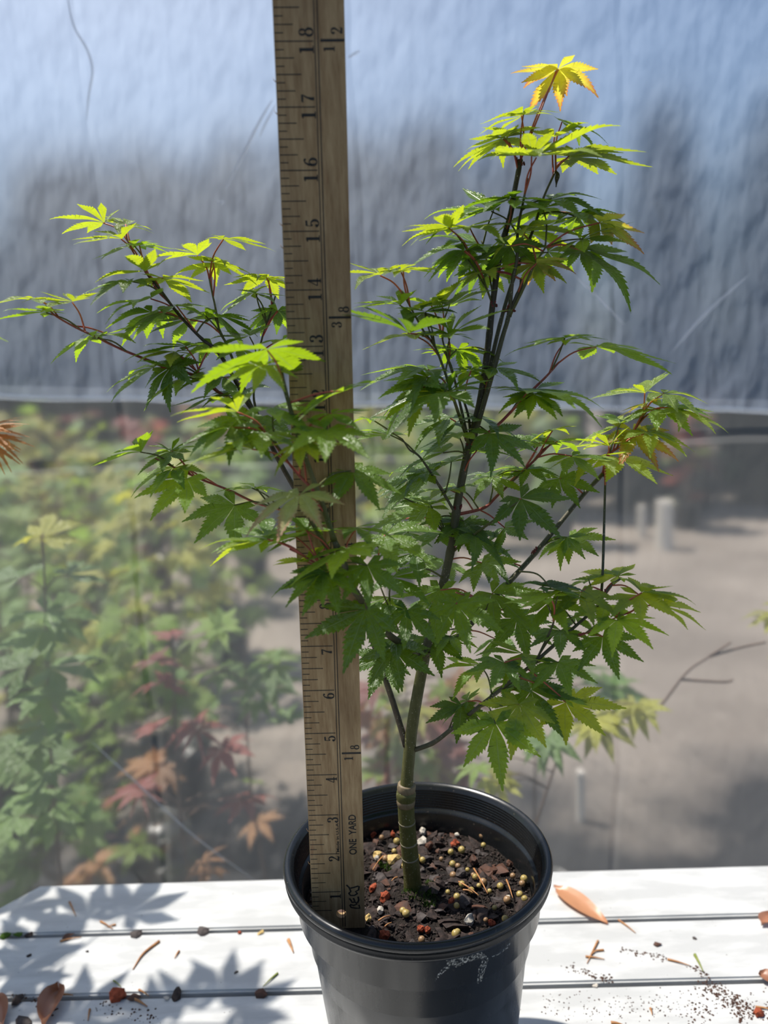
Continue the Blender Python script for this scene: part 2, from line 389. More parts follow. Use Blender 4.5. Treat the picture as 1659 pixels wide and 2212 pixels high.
# ---- soil
rnd = random.Random(5)
n = N('dark_potting_mix'); v = n.coords('Object'); f = n.noise(v, 260, 6, .7); g2 = n.noise(v, 700, 4)
c = n.mixc(n.ramp(f, [(0.35, 0.0), (0.7, 1.0)]), (0.007, 0.005, 0.0045), (0.036, 0.025, 0.019))
M['soil'] = n.done(n.pbr(c, 0.85, 0.3, n.bump(g2, 1.0, 0.004)))
M['bark_chip'] = simple('bark_chip', (0.014, 0.010, 0.009), (0.046, 0.030, 0.025), 260, 0.8, 0.3, 0.8)
M['bark_red'] = simple('bark_chip_rust', (0.09, 0.035, 0.018), (0.05, 0.024, 0.016), 160, 0.7, 0.4, 0.6)
M['bark_grey'] = simple('bark_chip_grey', (0.075, 0.060, 0.055), (0.036, 0.028, 0.027), 260, 0.75, 0.35, 0.8)
M['pellet'] = simple('fertilizer_pellet', (0.30, 0.22, 0.055), (0.40, 0.30, 0.11), 300, 0.38, 0.5)
M['pellet2'] = simple('fertilizer_pellet_brown', (0.22, 0.13, 0.06), (0.30, 0.18, 0.09), 300, 0.4, 0.5)
M['lava'] = simple('red_lava_rock', (0.33, 0.075, 0.035), (0.20, 0.045, 0.022), 500, 0.9, 0.2, 0.8)
M['pumice'] = simple('tan_pumice', (0.55, 0.40, 0.16), (0.40, 0.27, 0.10), 400, 0.85, 0.3, 0.6)
M['perlite'] = simple('pale_stone', (0.55, 0.50, 0.42), (0.38, 0.34, 0.29), 400, 0.7, 0.4, 0.5)
M['needle'] = simple('dry_needle', (0.46, 0.22, 0.075), (0.30, 0.13, 0.05), 200, 0.6)
M['needle_green'] = simple('green_needle', (0.16, 0.20, 0.03), (0.22, 0.24, 0.05), 200, 0.6)
SOIL = -1.18
def soil_z(x, y):
    return SOIL + .10 * noise.noise(Vector((x * 1.3, y * 1.3, 2))) + .05 * noise.noise(Vector((x * 4, y * 4, 5))) + .10 * math.exp(-((x + .12) ** 2 + (y - .1) ** 2) / .35)
V, F = [(0, 0, soil_z(0, 0))], []
R_, K_ = 40, 96
for i in range(1, R_ + 1):
    for k in range(K_):
        a = 2 * math.pi * k / K_; r = 2.72 * i / R_; x, y = r * math.cos(a), r * math.sin(a)
        V.append((x, y, soil_z(x, y) + .045 * noise.noise(Vector((x * 14, y * 14, 9)))))
for k in range(K_): F.append((0, 1 + k, 1 + (k + 1) % K_))
for i in range(R_ - 1):
    for k in range(K_):
        a, b = 1 + i * K_ + k, 1 + i * K_ + (k + 1) % K_; F.append((a, a + K_, b + K_, b))
soil = obj('soil', mesh_from('soil', V, F), M['soil'], plant); soil['label'] = 'dark bark potting mix strewn with fertilizer pellets'

def rock(name, r, seed, rough=.35, sub=1, flat=1.0, lng=1.0):
    bm = bmesh.new(); bmesh.ops.create_icosphere(bm, subdivisions=sub, radius=r * IN)
    rr = random.Random(seed); o = Vector((rr.random() * 50, rr.random() * 50, rr.random() * 50))
    for vv in bm.verts:
        vv.co *= 1 + rough * noise.noise(vv.co / (r * IN) * 1.3 + o); vv.co.z *= flat; vv.co.x *= lng
    for f in bm.faces: f.smooth = rough < .2
    me = bpy.data.meshes.new(name); bm.to_mesh(me); bm.free(); return me
def place(name, me, mat, parent, p, rot, s=1.0):
    mm = me if not me.materials or me.materials[0] == mat else None
    if mm is None:
        key = me.name + mat.name; mm = bpy.data.meshes.get(key) or me.copy(); mm.name = key; mm.materials.clear()
    if not mm.materials: mm.materials.append(mat)
    o = bpy.data.objects.new(name, mm); COL.objects.link(o); o.location = W(p); o.rotation_euler = rot; o.scale = (s, s, s)
    if parent: o.parent = parent; o.matrix_parent_inverse = parent.matrix_world.inverted()
    return o
chips = [rock('bark_chip', .16, i, .9, 1, .38, 1.0 + .28 * (i % 4)) for i in range(8)]
pel = rock('fertilizer_pellet', .085, 3, .06, 2); stones = [rock('stone', .13, 20 + i, .6, 2, .85) for i in range(4)]
def free(x, y):
    if math.hypot(x, y) > 2.62: return False
    if math.hypot(x + .12, y - .19) < .30: return False
    return not (-2.6 < x < -1.15 and -1.5 < y < -.95)
cnt = 0
while cnt < 285:
    a = rnd.random() * 6.283; r = 2.66 * math.sqrt(rnd.random()); x, y = r * math.cos(a), r * math.sin(a)
    if not free(x, y): continue
    cnt += 1; mt = M[rnd.choices(['bark_chip', 'bark_red', 'bark_grey'], [6, 1.3, 1.0])[0]]; s = rnd.uniform(.5, 1.15) if cnt < 200 else rnd.uniform(.3, .55)
    place('bark_chip', rnd.choice(chips), mt, soil, (x, y, soil_z(x, y) + .05 * s), (rnd.uniform(-.6, .6), rnd.uniform(-.6, .6), rnd.random() * 6.28), s)
sp = lambda cx, cy: (770 + cx / 3.687, 1640 + cy / 3.687)
pl = [(1000, 610), (1012, 688), (838, 725), (752, 742), (675, 785), (765, 830), (808, 845), (485, 795), (527, 815), (885, 890), (770, 928), (945, 960), (1010, 985), (915, 1035), (1060, 1035), (1145, 1000), (1245, 935), (1335, 970), (1320, 1000), (728, 1058), (800, 1078), (798, 1165), (1200, 1118), (1340, 1120), (1030, 1290), (1185, 1278), (805, 1375), (790, 1390), (520, 1437), (1100, 1188), (230, 800), (300, 720), (320, 640), (370, 1210), (930, 945), (1300, 1075), (200, 620), (395, 1235), (840, 1000), (975, 1010)]
for i, q in enumerate(pl):
    p = atZ(*sp(*q), SOIL + .14); s = [1, .85, 1.12, .95, .7][i % 5]
    place('fertilizer_pellet', pel, M['pellet2' if i % 6 in (0, 4) else 'pellet'], soil, (p.x, p.y, soil_z(p.x, p.y) + .14), (i, i * 2, 0), s)
st = [(300, 805, 'pumice', 1.35), (170, 770, 'pumice', 1.0), (165, 795, 'perlite', .6), (225, 1090, 'lava', 1.0), (140, 1020, 'lava', .95), (130, 570, 'lava', .9), (785, 675, 'lava', .95), (290, 600, 'lava', .6), (530, 560, 'perlite', .8), (520, 660, 'perlite', 1.05), (800, 590, 'perlite', .45), (190, 1190, 'perlite', .7), (580, 690, 'bark_red', .9), (830, 925, 'bark_grey', 1.1), (865, 1115, 'bark_grey', 1.2), (900, 1275, 'perlite', 1.0), (570, 1360, 'lava', .6), (510, 1350, 'lava', .7), (220, 1400, 'lava', .9), (1080, 1310, 'lava', .7), (930, 800, 'bark_red', 1.0), (95, 1265, 'pumice', .7), (1208, 1085, 'perlite', .4), (760, 1110, 'lava', .7), (380, 860, 'pumice', .6), (1215, 810, 'bark_red', .7)]
for i, (a, b, mt, s) in enumerate(st):
    p = atZ(*sp(a, b), SOIL + .13); place('stone', stones[i % 4], M[mt], soil, (p.x, p.y, soil_z(p.x, p.y) + .11), (i * 1.3, i * .7, i), s)
for a, b in [((215, 770), (130, 880)), ((325, 940), (280, 970)), ((935, 870), (1045, 1070)), ((815, 975), (975, 1085)), ((1195, 960), (1245, 1105)), ((850, 1040), (930, 1065)), ((175, 1285), (270, 1245)), ((210, 1350), (280, 1300))]:
    P = [atZ(*sp(*q), SOIL + .20) for q in (a, b)]
    tube('dry_needle', catmull([P[0], (P[0] + P[1]) / 2 + Vector((0, 0, .03)), P[1]], 4), lambda t: .022 * (1.1 - .6 * t), M['needle'], soil, 5)
V, F = [], []
for k in range(2600):
    a = rnd.random() * 6.283; r = 2.68 * math.sqrt(rnd.random()); x, y = r * math.cos(a), r * math.sin(a); q = rnd.uniform(.02, .055); b = len(V)
    if not free(x, y) and r < 2.6: continue
    c0 = Vector((x, y, soil_z(x, y) + .02)); R3 = Matrix.Rotation(rnd.random() * 6.28, 3, Vector((rnd.uniform(-1, 1), rnd.uniform(-1, 1), rnd.uniform(-1, 1))).normalized())
    for d in ((1.5, 0, 0), (-1.5, 0, 0), (0, .8, 0), (0, -.8, 0), (0, 0, .6), (0, 0, -.6)): V.append(c0 + R3 @ (Vector(d) * q * rnd.uniform(.7, 1.3)))
    F += [(b, b + 2, b + 4), (b + 2, b + 1, b + 4), (b + 1, b + 3, b + 4), (b + 3, b, b + 4), (b + 2, b, b + 5), (b + 1, b + 2, b + 5), (b + 3, b + 1, b + 5), (b, b + 3, b + 5)]
gr = obj('soil_crumbs', mesh_from('soil_crumbs', V, F, False), M['bark_chip'], soil); gr['kind'] = 'stuff'
M['moss'] = simple('moss', (0.035, 0.075, 0.010), (0.075, 0.13, 0.015), 700, 0.9, 0.2, 0.8)
V, F = [], []
for (cx_, cy_, r, nn) in [(205, 845, .16, 160), (250, 890, .10, 60), (560, 1120, .30, 260), (420, 1110, .2, 120), (610, 1000, .2, 120)]:
    c0 = atZ(*sp(cx_, cy_), SOIL + .05)
    for k in range(nn):
        a = rnd.random() * 6.28; q = r * math.sqrt(rnd.random()); x, y = c0.x + q * math.cos(a), c0.y + q * math.sin(a)
        if math.hypot(x, y) > 2.6: continue
        b = Vector((x, y, soil_z(x, y) + .05)); d = Vector((rnd.uniform(-.03, .03), rnd.uniform(-.03, .03), rnd.uniform(.05, .11))); s = Vector((math.sin(a), math.cos(a), 0)) * .012
        V += [b - s, b + s, b + d]; F.append((len(V) - 3, len(V) - 2, len(V) - 1))
mo = obj('moss', mesh_from('moss', V, F), M['moss'], soil); mo['kind'] = 'stuff'

# ---- wood: (pixel x, pixel y, inches behind the pot centre)
def B(s): return [tuple(float(q) for q in p.split(',')) for p in s.split()]
TR = B('893,1935,.19 889,1880,.14 881,1800,.05 877,1740,0 878,1700,0 883,1640,0 889,1580,0 900,1510,0 916,1425,0 921,1405,0')
BR = [  # path, radius at root, radius at tip, material
 ('918,1415,0 938,1330,.1 960,1250,.1 975,1180,.1 988,1090,.1 1003,1010,.1 1018,945,.1', .105, .085, 'stem'),
 ('912,1420,0 880,1398,-.3 840,1371,-.8 803,1330,-1.4 776,1290,-2.0 759,1263,-2.35 738,1205,-2.6 722,1168,-2.7', .085, .06, 'stem'),
 ('722,1168,-2.7 700,1100,-2.75 678,1040,-2.8 650,960,-2.85 632,900,-2.9 613,830,-3.0 606,795,-3.05', .055, .035, 'greenstem'),
 ('745,1225,-2.5 705,1180,-2.6 680,1140,-2.7 662,1105,-2.75', .05, .035, 'greenstem'),
 ('878,1612,0 850,1520,.3 830,1460,.5 800,1370,.7 745,1240,.9 690,1140,.9 635,1052,.8 600,990,.7 570,930,.6 549,891,.5 533,869,.4 523,849,.4 489,788,.3 465,754,.2 442,737,.2 418,714,.2 384,677,.2 349,630,.2 314,587,.1', .075, .025, 'darkstem'),
 ('516,872,.4 469,845,.2 432,815,0 367,797,0 329,782,0 261,754,-.1 210,729,-.2 167,709,-.2 121,683,-.3 101,663,-.3', .038, .017, 'redstem'),
 ('432,808,0 405,785,-.2 390,770,-.3', .02, .015, 'redstem'),
 ('400,695,.2 367,655,.4 342,630,.5 321,597,.5 301,567,.5 276,521,.5 272,490,.5', .028, .014, 'redstem'),
 ('549,891,.5 520,820,.7 490,745,.8 474,714,.8 465,663,.9 459,636,.9 452,602,.9', .035, .017, 'greenstem'),
 ('560,905,.6 548,850,.9 563,744,1.2 584,677,1.3 595,639,1.3', .03, .016, 'stem'),
 ('700,1185,-2.0 640,1115,-1.0 552,1086,-.6 495,1059,-.5 433,1035,-.6 382,1012,-.6 335,990,-.7', .034, .016, 'redstem'),
 ('690,1080,-2.75 675,1057,-2.8 640,1020,-2.7 614,988,-2.7 574,936,-2.6 545,910,-2.6', .032, .017, 'redstem'),
 ('750,1262,-2.4 715,1240,-2.6 686,1220,-2.7 654,1200,-2.7 625,1186,-2.7', .026, .016, 'redstem'),
 # shoots above the red node
 ('1018,948,.1 1040,850,.1 1055,740,.1 1065,650,.1 1081,545,.1 1103,462,.1 1112,410,.1 1125,345,.1', .078, .05, 'darkstem'),
 ('1020,948,.1 1050,830,.2 1075,720,.2 1100,630,.2 1125,563,.2 1154,490,.2 1175,425,.2 1201,368,.2', .055, .02, 'stem'),
 ('1024,945,0 1060,820,0 1085,730,0 1099,680,0 1107,606,-.1 1116,563,-.1 1119,494,-.1 1128,447,-.1 1136,407,-.1 1140,385,-.1', .06, .016, 'stem'),
 ('1100,684,0 1112,650,0 1125,620,0 1127,604,0', .045, .042, 'stem'),
 ('1100,684,0 1125,635,-.1 1154,574,-.2 1178,535,-.2', .036, .018, 'greenstem'),
 ('1026,955,.1 1073,920,-.1 1109,884,-.2 1136,856,-.3 1167,826,-.3 1183,810,-.3 1205,785,-.3', .035, .022, 'redstem'),
 ('1012,956,0 990,892,-.3 970,831,-.5 959,798,-.5 940,750,-.5 915,715,-.4 890,670,-.3 868,629,-.3', .038, .015, 'greenstem'),
 ('1010,945,.2 995,878,.2 981,817,.2 967,776,.2 956,734,.2 950,700,.2', .034, .015, 'stem'),
 ('1016,940,.1 1012,900,.2 1000,860,.3', .03, .025, 'darkstem'),
 ('1063,655,.1 1050,620,.0 1040,590,-.1 1020,560,-.2 1002,530,-.2 985,505,-.2', .024, .013, 'greenstem'),
 ('1065,640,.1 1058,600,.3 1053,570,.4 1040,520,.5', .02, .012, 'greenstem'),
 ('985,1112,.1 1045,1097,.3 1075,1070,.5 1139,1009,.6 1161,988,.6 1183,966,.6 1197,952,.6', .04, .017, 'redstem'),
 ('980,1190,.1 1033,1148,-.3 1075,1118,-.5 1117,1085,-.7', .032, .018, 'greenstem'),
 ('985,1112,.1 955,1060,-.2 930,1020,-.4 905,985,-.5 885,972,-.5 870,950,-.6', .034, .015, 'stem'),
 ('978,1170,.1 940,1130,.3 900,1090,.5 860,1070,.6', .03, .015, 'stem'),
 ('925,1412,0 960,1398,.1 995,1372,.2 1060,1300,.3 1121,1234,.5 1157,1194,.6 1194,1149,.7 1261,1068,.9 1302,1024,1.0', .07, .05, 'stem'),
 ('1302,1024,1.0 1312,985,1.0 1345,960,1.1 1370,930,1.1 1385,905,1.2 1400,885,1.2', .032, .016, 'redstem'),
 ('887,1622,0 910,1615,-.1 940,1602,-.2 976,1574,-.4 1030,1530,-.7 1085,1487,-.9 1139,1444,-1.1 1193,1397,-1.1 1255,1342,-1.0 1284,1317,-.9 1316,1270,-.8 1340,1250,-.8', .06, .024, 'stem'),
 ('1298,1295,-.7 1302,1237,-.3 1306,1100,.5 1308,1022,1.0', .032, .026, 'stem'),
 ('1157,1430,-1.1 1190,1360,-1.3 1197,1339,-1.4', .026, .02, 'stem'),
 ('1215,1385,-1.1 1265,1368,-1.3 1320,1339,-1.4 1363,1322,-1.5', .022, .014, 'redstem'),
 ('1030,1530,-.7 1060,1520,-1.2 1085,1525,-1.6', .022, .014, 'greenstem'),
 ('1121,1234,.5 1160,1240,-1.0 1190,1270,-1.4', .022, .014, 'greenstem'),
 ('1060,1300,.3 1020,1290,-.7 985,1280,-1.5', .022, .014, 'redstem'),
 ('880,1398,-.3 860,1360,-1.0 835,1300,-1.5 815,1250,-1.8', .024, .014, 'greenstem'),
 ('960,1250,.1 925,1230,-.4 890,1230,-.8 860,1240,-1.1', .024, .014, 'greenstem'),
]
P3 = [atY(*q) for q in TR]
def trunk_r(t):
    r = .225 - .07 * min(1, t * 2.2) if t < .30 else .15 - .035 * (t - .3)
    r = .215 - .06 * t if t < .42 else .150 - .045 * (t - .42)
    return r + .045 * math.exp(-((t - .40) / .045) ** 2) + .03 * math.exp(-(t / .05) ** 2)
TP = catmull(P3, 8)
tube('trunk', TP, trunk_r, M['trunk'], plant, 16)
# graft collar and pale node rings
k0 = min(range(len(TP)), key=lambda i: abs(proj(TP[i])[1] - 1690)); k1 = min(range(len(TP)), key=lambda i: abs(proj(TP[i])[1] - 1742))
k0, k1 = sorted((k0, k1))
seg = TP[k0:k1 + 1]; seg = catmull(seg, 3)
tube('graft_union', seg, lambda t: .212 + .018 * math.sin(t * 9) - .02 * abs(t - .5), M['graft'], plant, 16)
M['ring'] = simple('pale_scar', (0.26, 0.23, 0.15), (0.20, 0.17, 0.11), 500, 0.8)
for y in (1778, 1818, 1846):
    i = min(range(len(TP)), key=lambda i: abs(proj(TP[i])[1] - y)); t = i / (len(TP) - 1); d = (TP[min(i + 1, len(TP) - 1)] - TP[i - 1]).normalized()
    tube('node_ring', [TP[i] - d * .022, TP[i], TP[i] + d * .022], lambda q, t=t: trunk_r(t) + .005, M['ring'], plant, 16)
SAMP = []
for bi, (path, r0, r1, mt) in enumerate(BR):
    Q = catmull([atY(*q) for q in B(path)], 5); nq = len(Q)
    def rr(t, r0=r0, r1=r1): return (r0 + (r1 - r0) * t) * (1 + .12 * max(0, math.cos(t * 40)) ** 8)
    tube('branch', Q, rr, M[mt], plant, 9)
    for i, q in enumerate(Q): SAMP.append((q, proj(q), i / (nq - 1), bi))
def clump(px, py, Y, nn, size, seed):
    rr = random.Random(seed); c = atY(px, py, Y)
    for k in range(nn):
        me = rock('bud_scale', .035 * size, seed * 7 + k, .5, 1, 1, 1.9)
        place('bud_scale', me, M['bud'], plant, c + Vector((rr.uniform(-.11, .11), rr.uniform(-.09, .09), rr.uniform(-.06, .09))) * size, (rr.random() * 3, rr.uniform(-1.5, -.6), rr.random() * 6), 1)
for q in [(1016, 955, .1, 7, 1.1, 1), (1064, 655, .1, 6, .9, 2), (1101, 668, 0, 7, .9, 3), (988, 1096, .1, 5, .9, 4), (1124, 350, .1, 6, .8, 5), (915, 1418, 0, 6, 1.2, 6), (1157, 1190, .6, 5, .8, 7), (978, 815, .2, 4, .7, 8), (1306, 1024, 1.0, 4, .8, 9), (1298, 1280, -.85, 4, .7, 10), (664, 1100, -2.7, 3, .7, 11), (606, 800, -3.0, 3, .6, 12), (1036, 1450, -.7, 4, .7, 13)]: clump(*q)
# withered leaf stalk by the purple shoot
p0 = atY(1201, 368, .2); tube('withered_leaf', catmull([p0, p0 + Vector((.03, 0, -.08)), p0 + Vector((.01, -.02, -.2)), p0 + Vector((.0, 0, -.33))], 5), lambda t: .012 + .04 * math.sin(math.pi * min(1, t * 1.05)) ** 2, M['darkstem'], plant, 6)

# ---- leaves
TAB = [(0, 0), (.15, .6), (.3, .93), (.42, 1), (.58, .84), (.72, .55), (.85, .26), (.94, .09), (1, 0)]
def prof_w(t):
    for (a, x), (b, y) in zip(TAB, TAB[1:]):
        if t <= b: return x + (y - x) * (t - a) / (b - a)
    return 0
def leaf_mesh(name, seed, nl=7, wide=.15, droop=.18, fold=.25, lift=0.0, teeth=9, spread=1.0, lobes=None):
    rr = random.Random(seed)
    base = lobes or ([(0, 1.0), (40, .92), (-40, .92), (79, .70), (-79, .70)] + ([(122, .36), (-122, .36)] if nl == 7 else []))
    base = sorted([(a * spread + rr.uniform(-5, 5), l * rr.uniform(.9, 1.08)) for a, l in base])
    V, F, RIB, RAD = [], [], [], []
    for i, (ang, ln) in enumerate(base):
        hl = math.radians((ang - base[i - 1][0]) / 2) if i else math.radians(24)
        hr = math.radians((base[i + 1][0] - ang) / 2) if i < len(base) - 1 else math.radians(24)
        W_ = wide * (.55 + .45 * ln) * rr.uniform(.92, 1.08); a0 = math.radians(ang); d = Vector((math.sin(a0), math.cos(a0))); s = Vector((math.cos(a0), -math.sin(a0)))
        el = rr.uniform(-.12, .16) + lift * (abs(ang) / 80) ** 1.2; dr = droop * rr.uniform(.6, 1.5); bend = rr.uniform(-.09, .09); fo = fold * rr.uniform(.6, 1.3)
        ts = []
        if teeth:
            ts = [0, .1, .2, .28]; t = .30
            for k in range(teeth):
                q = .66 / teeth; ts += [t + .05 * q, t + .70 * q]; t += q
            ts += [.975, 1.0]
        else: ts = [0, .2, .35, .5, .7, .88, 1.0]
        b0 = len(V)
        for j, t in enumerate(ts):
            r = t * ln; w = W_ * prof_w(t); ww = []
            kk = 1.0; fwd = 0.0
            if teeth and .29 < t < .97:
                tip = (j - 4) % 2 == 1; kk = 1.16 if tip else .86; fwd = .035 * ln if tip else 0
            for side, h in ((-1, hl), (0, 0), (1, hr)):
                x = min(w * kk, r * math.tan(h) * .98) * side if side else 0.0
                f = r + (fwd if side and abs(x) >= w * .8 else 0)
                q = d * f + s * (x + bend * f * f)
                z = f * math.tan(el) - dr * f * f * f - .04 * f + fo * abs(x) * (1 - .3 * t) + .012 * math.sin(9 * f + seed)
                V.append((q.x, q.y, z)); RIB.append(abs(side) * 1.0); RAD.append(min(1, f))
        nn = len(ts)
        for j in range(nn - 1):
            a = b0 + 3 * j
            if j == 0: F += [(a + 1, a + 3, a + 4), (a + 1, a + 4, a + 5)]
            elif j == nn - 2: F += [(a, a + 4, a + 1), (a + 1, a + 4, a + 2)]
            else: F += [(a, a + 3, a + 4, a + 1), (a + 1, a + 4, a + 5, a + 2)]
    F = [tuple(reversed(f)) for f in F]
    me = bpy.data.meshes.new(name); me.from_pydata(V, [], F); me.polygons.foreach_set('use_smooth', [True] * len(F))
    for nm, data in (('rib', RIB), ('rad', RAD)):
        at = me.attributes.new(nm, 'FLOAT', 'POINT'); at.data.foreach_set('value', data)
    me.update(); return me
LV = {'flat': [leaf_mesh('leaf', 10 + i, 7, .150, .10, .20) for i in range(4)],
      'droop': [leaf_mesh('leaf', 30 + i, 7, .145, .26, .26) for i in range(3)],
      'up': [leaf_mesh('leaf', 50 + i, 7, .150, .18, .30, .34) for i in range(3)],
      'five': [leaf_mesh('leaf', 70 + i, 5, .152, .18, .26, .1) for i in range(3)]}
_mesh_mat = {}
def leaf_obj(me, mat, parent, base, u, nrm, L, name='leaf', sx=1.0):
    k = (me.name, mat.name)
    if k not in _mesh_mat:
        mm = me if not me.materials else me.copy(); mm.materials.clear(); mm.materials.append(mat); _mesh_mat[k] = mm
    y = u.normalized(); z = (nrm - y * nrm.dot(y)).normalized(); x = y.cross(z); s = L * IN
    mt = Matrix((x * s * sx, y * s, z * s)).transposed().to_4x4(); mt.translation = W(base)
    o = bpy.data.objects.new(name, _mesh_mat[k]); COL.objects.link(o); o.matrix_world = mt
    if parent: o.parent = parent; o.matrix_parent_inverse = parent.matrix_world.inverted(); o.matrix_world = mt
    return o
def solve_tip(b, tx, ty, L, pref=None):
    d = ray(tx, ty).normalized(); oc = CAM - b; k = -oc.dot(d); q = CAM + d * k; h2 = L * L - (q - b).length_squared
    if h2 <= 0: return q
    s = math.sqrt(h2); A, B_ = q - d * s, q + d * s
    if pref == 'n': return A
    if pref == 'f': return B_
    return min((A, B_), key=lambda c: abs(c.z - (b.z - .12 * L)))
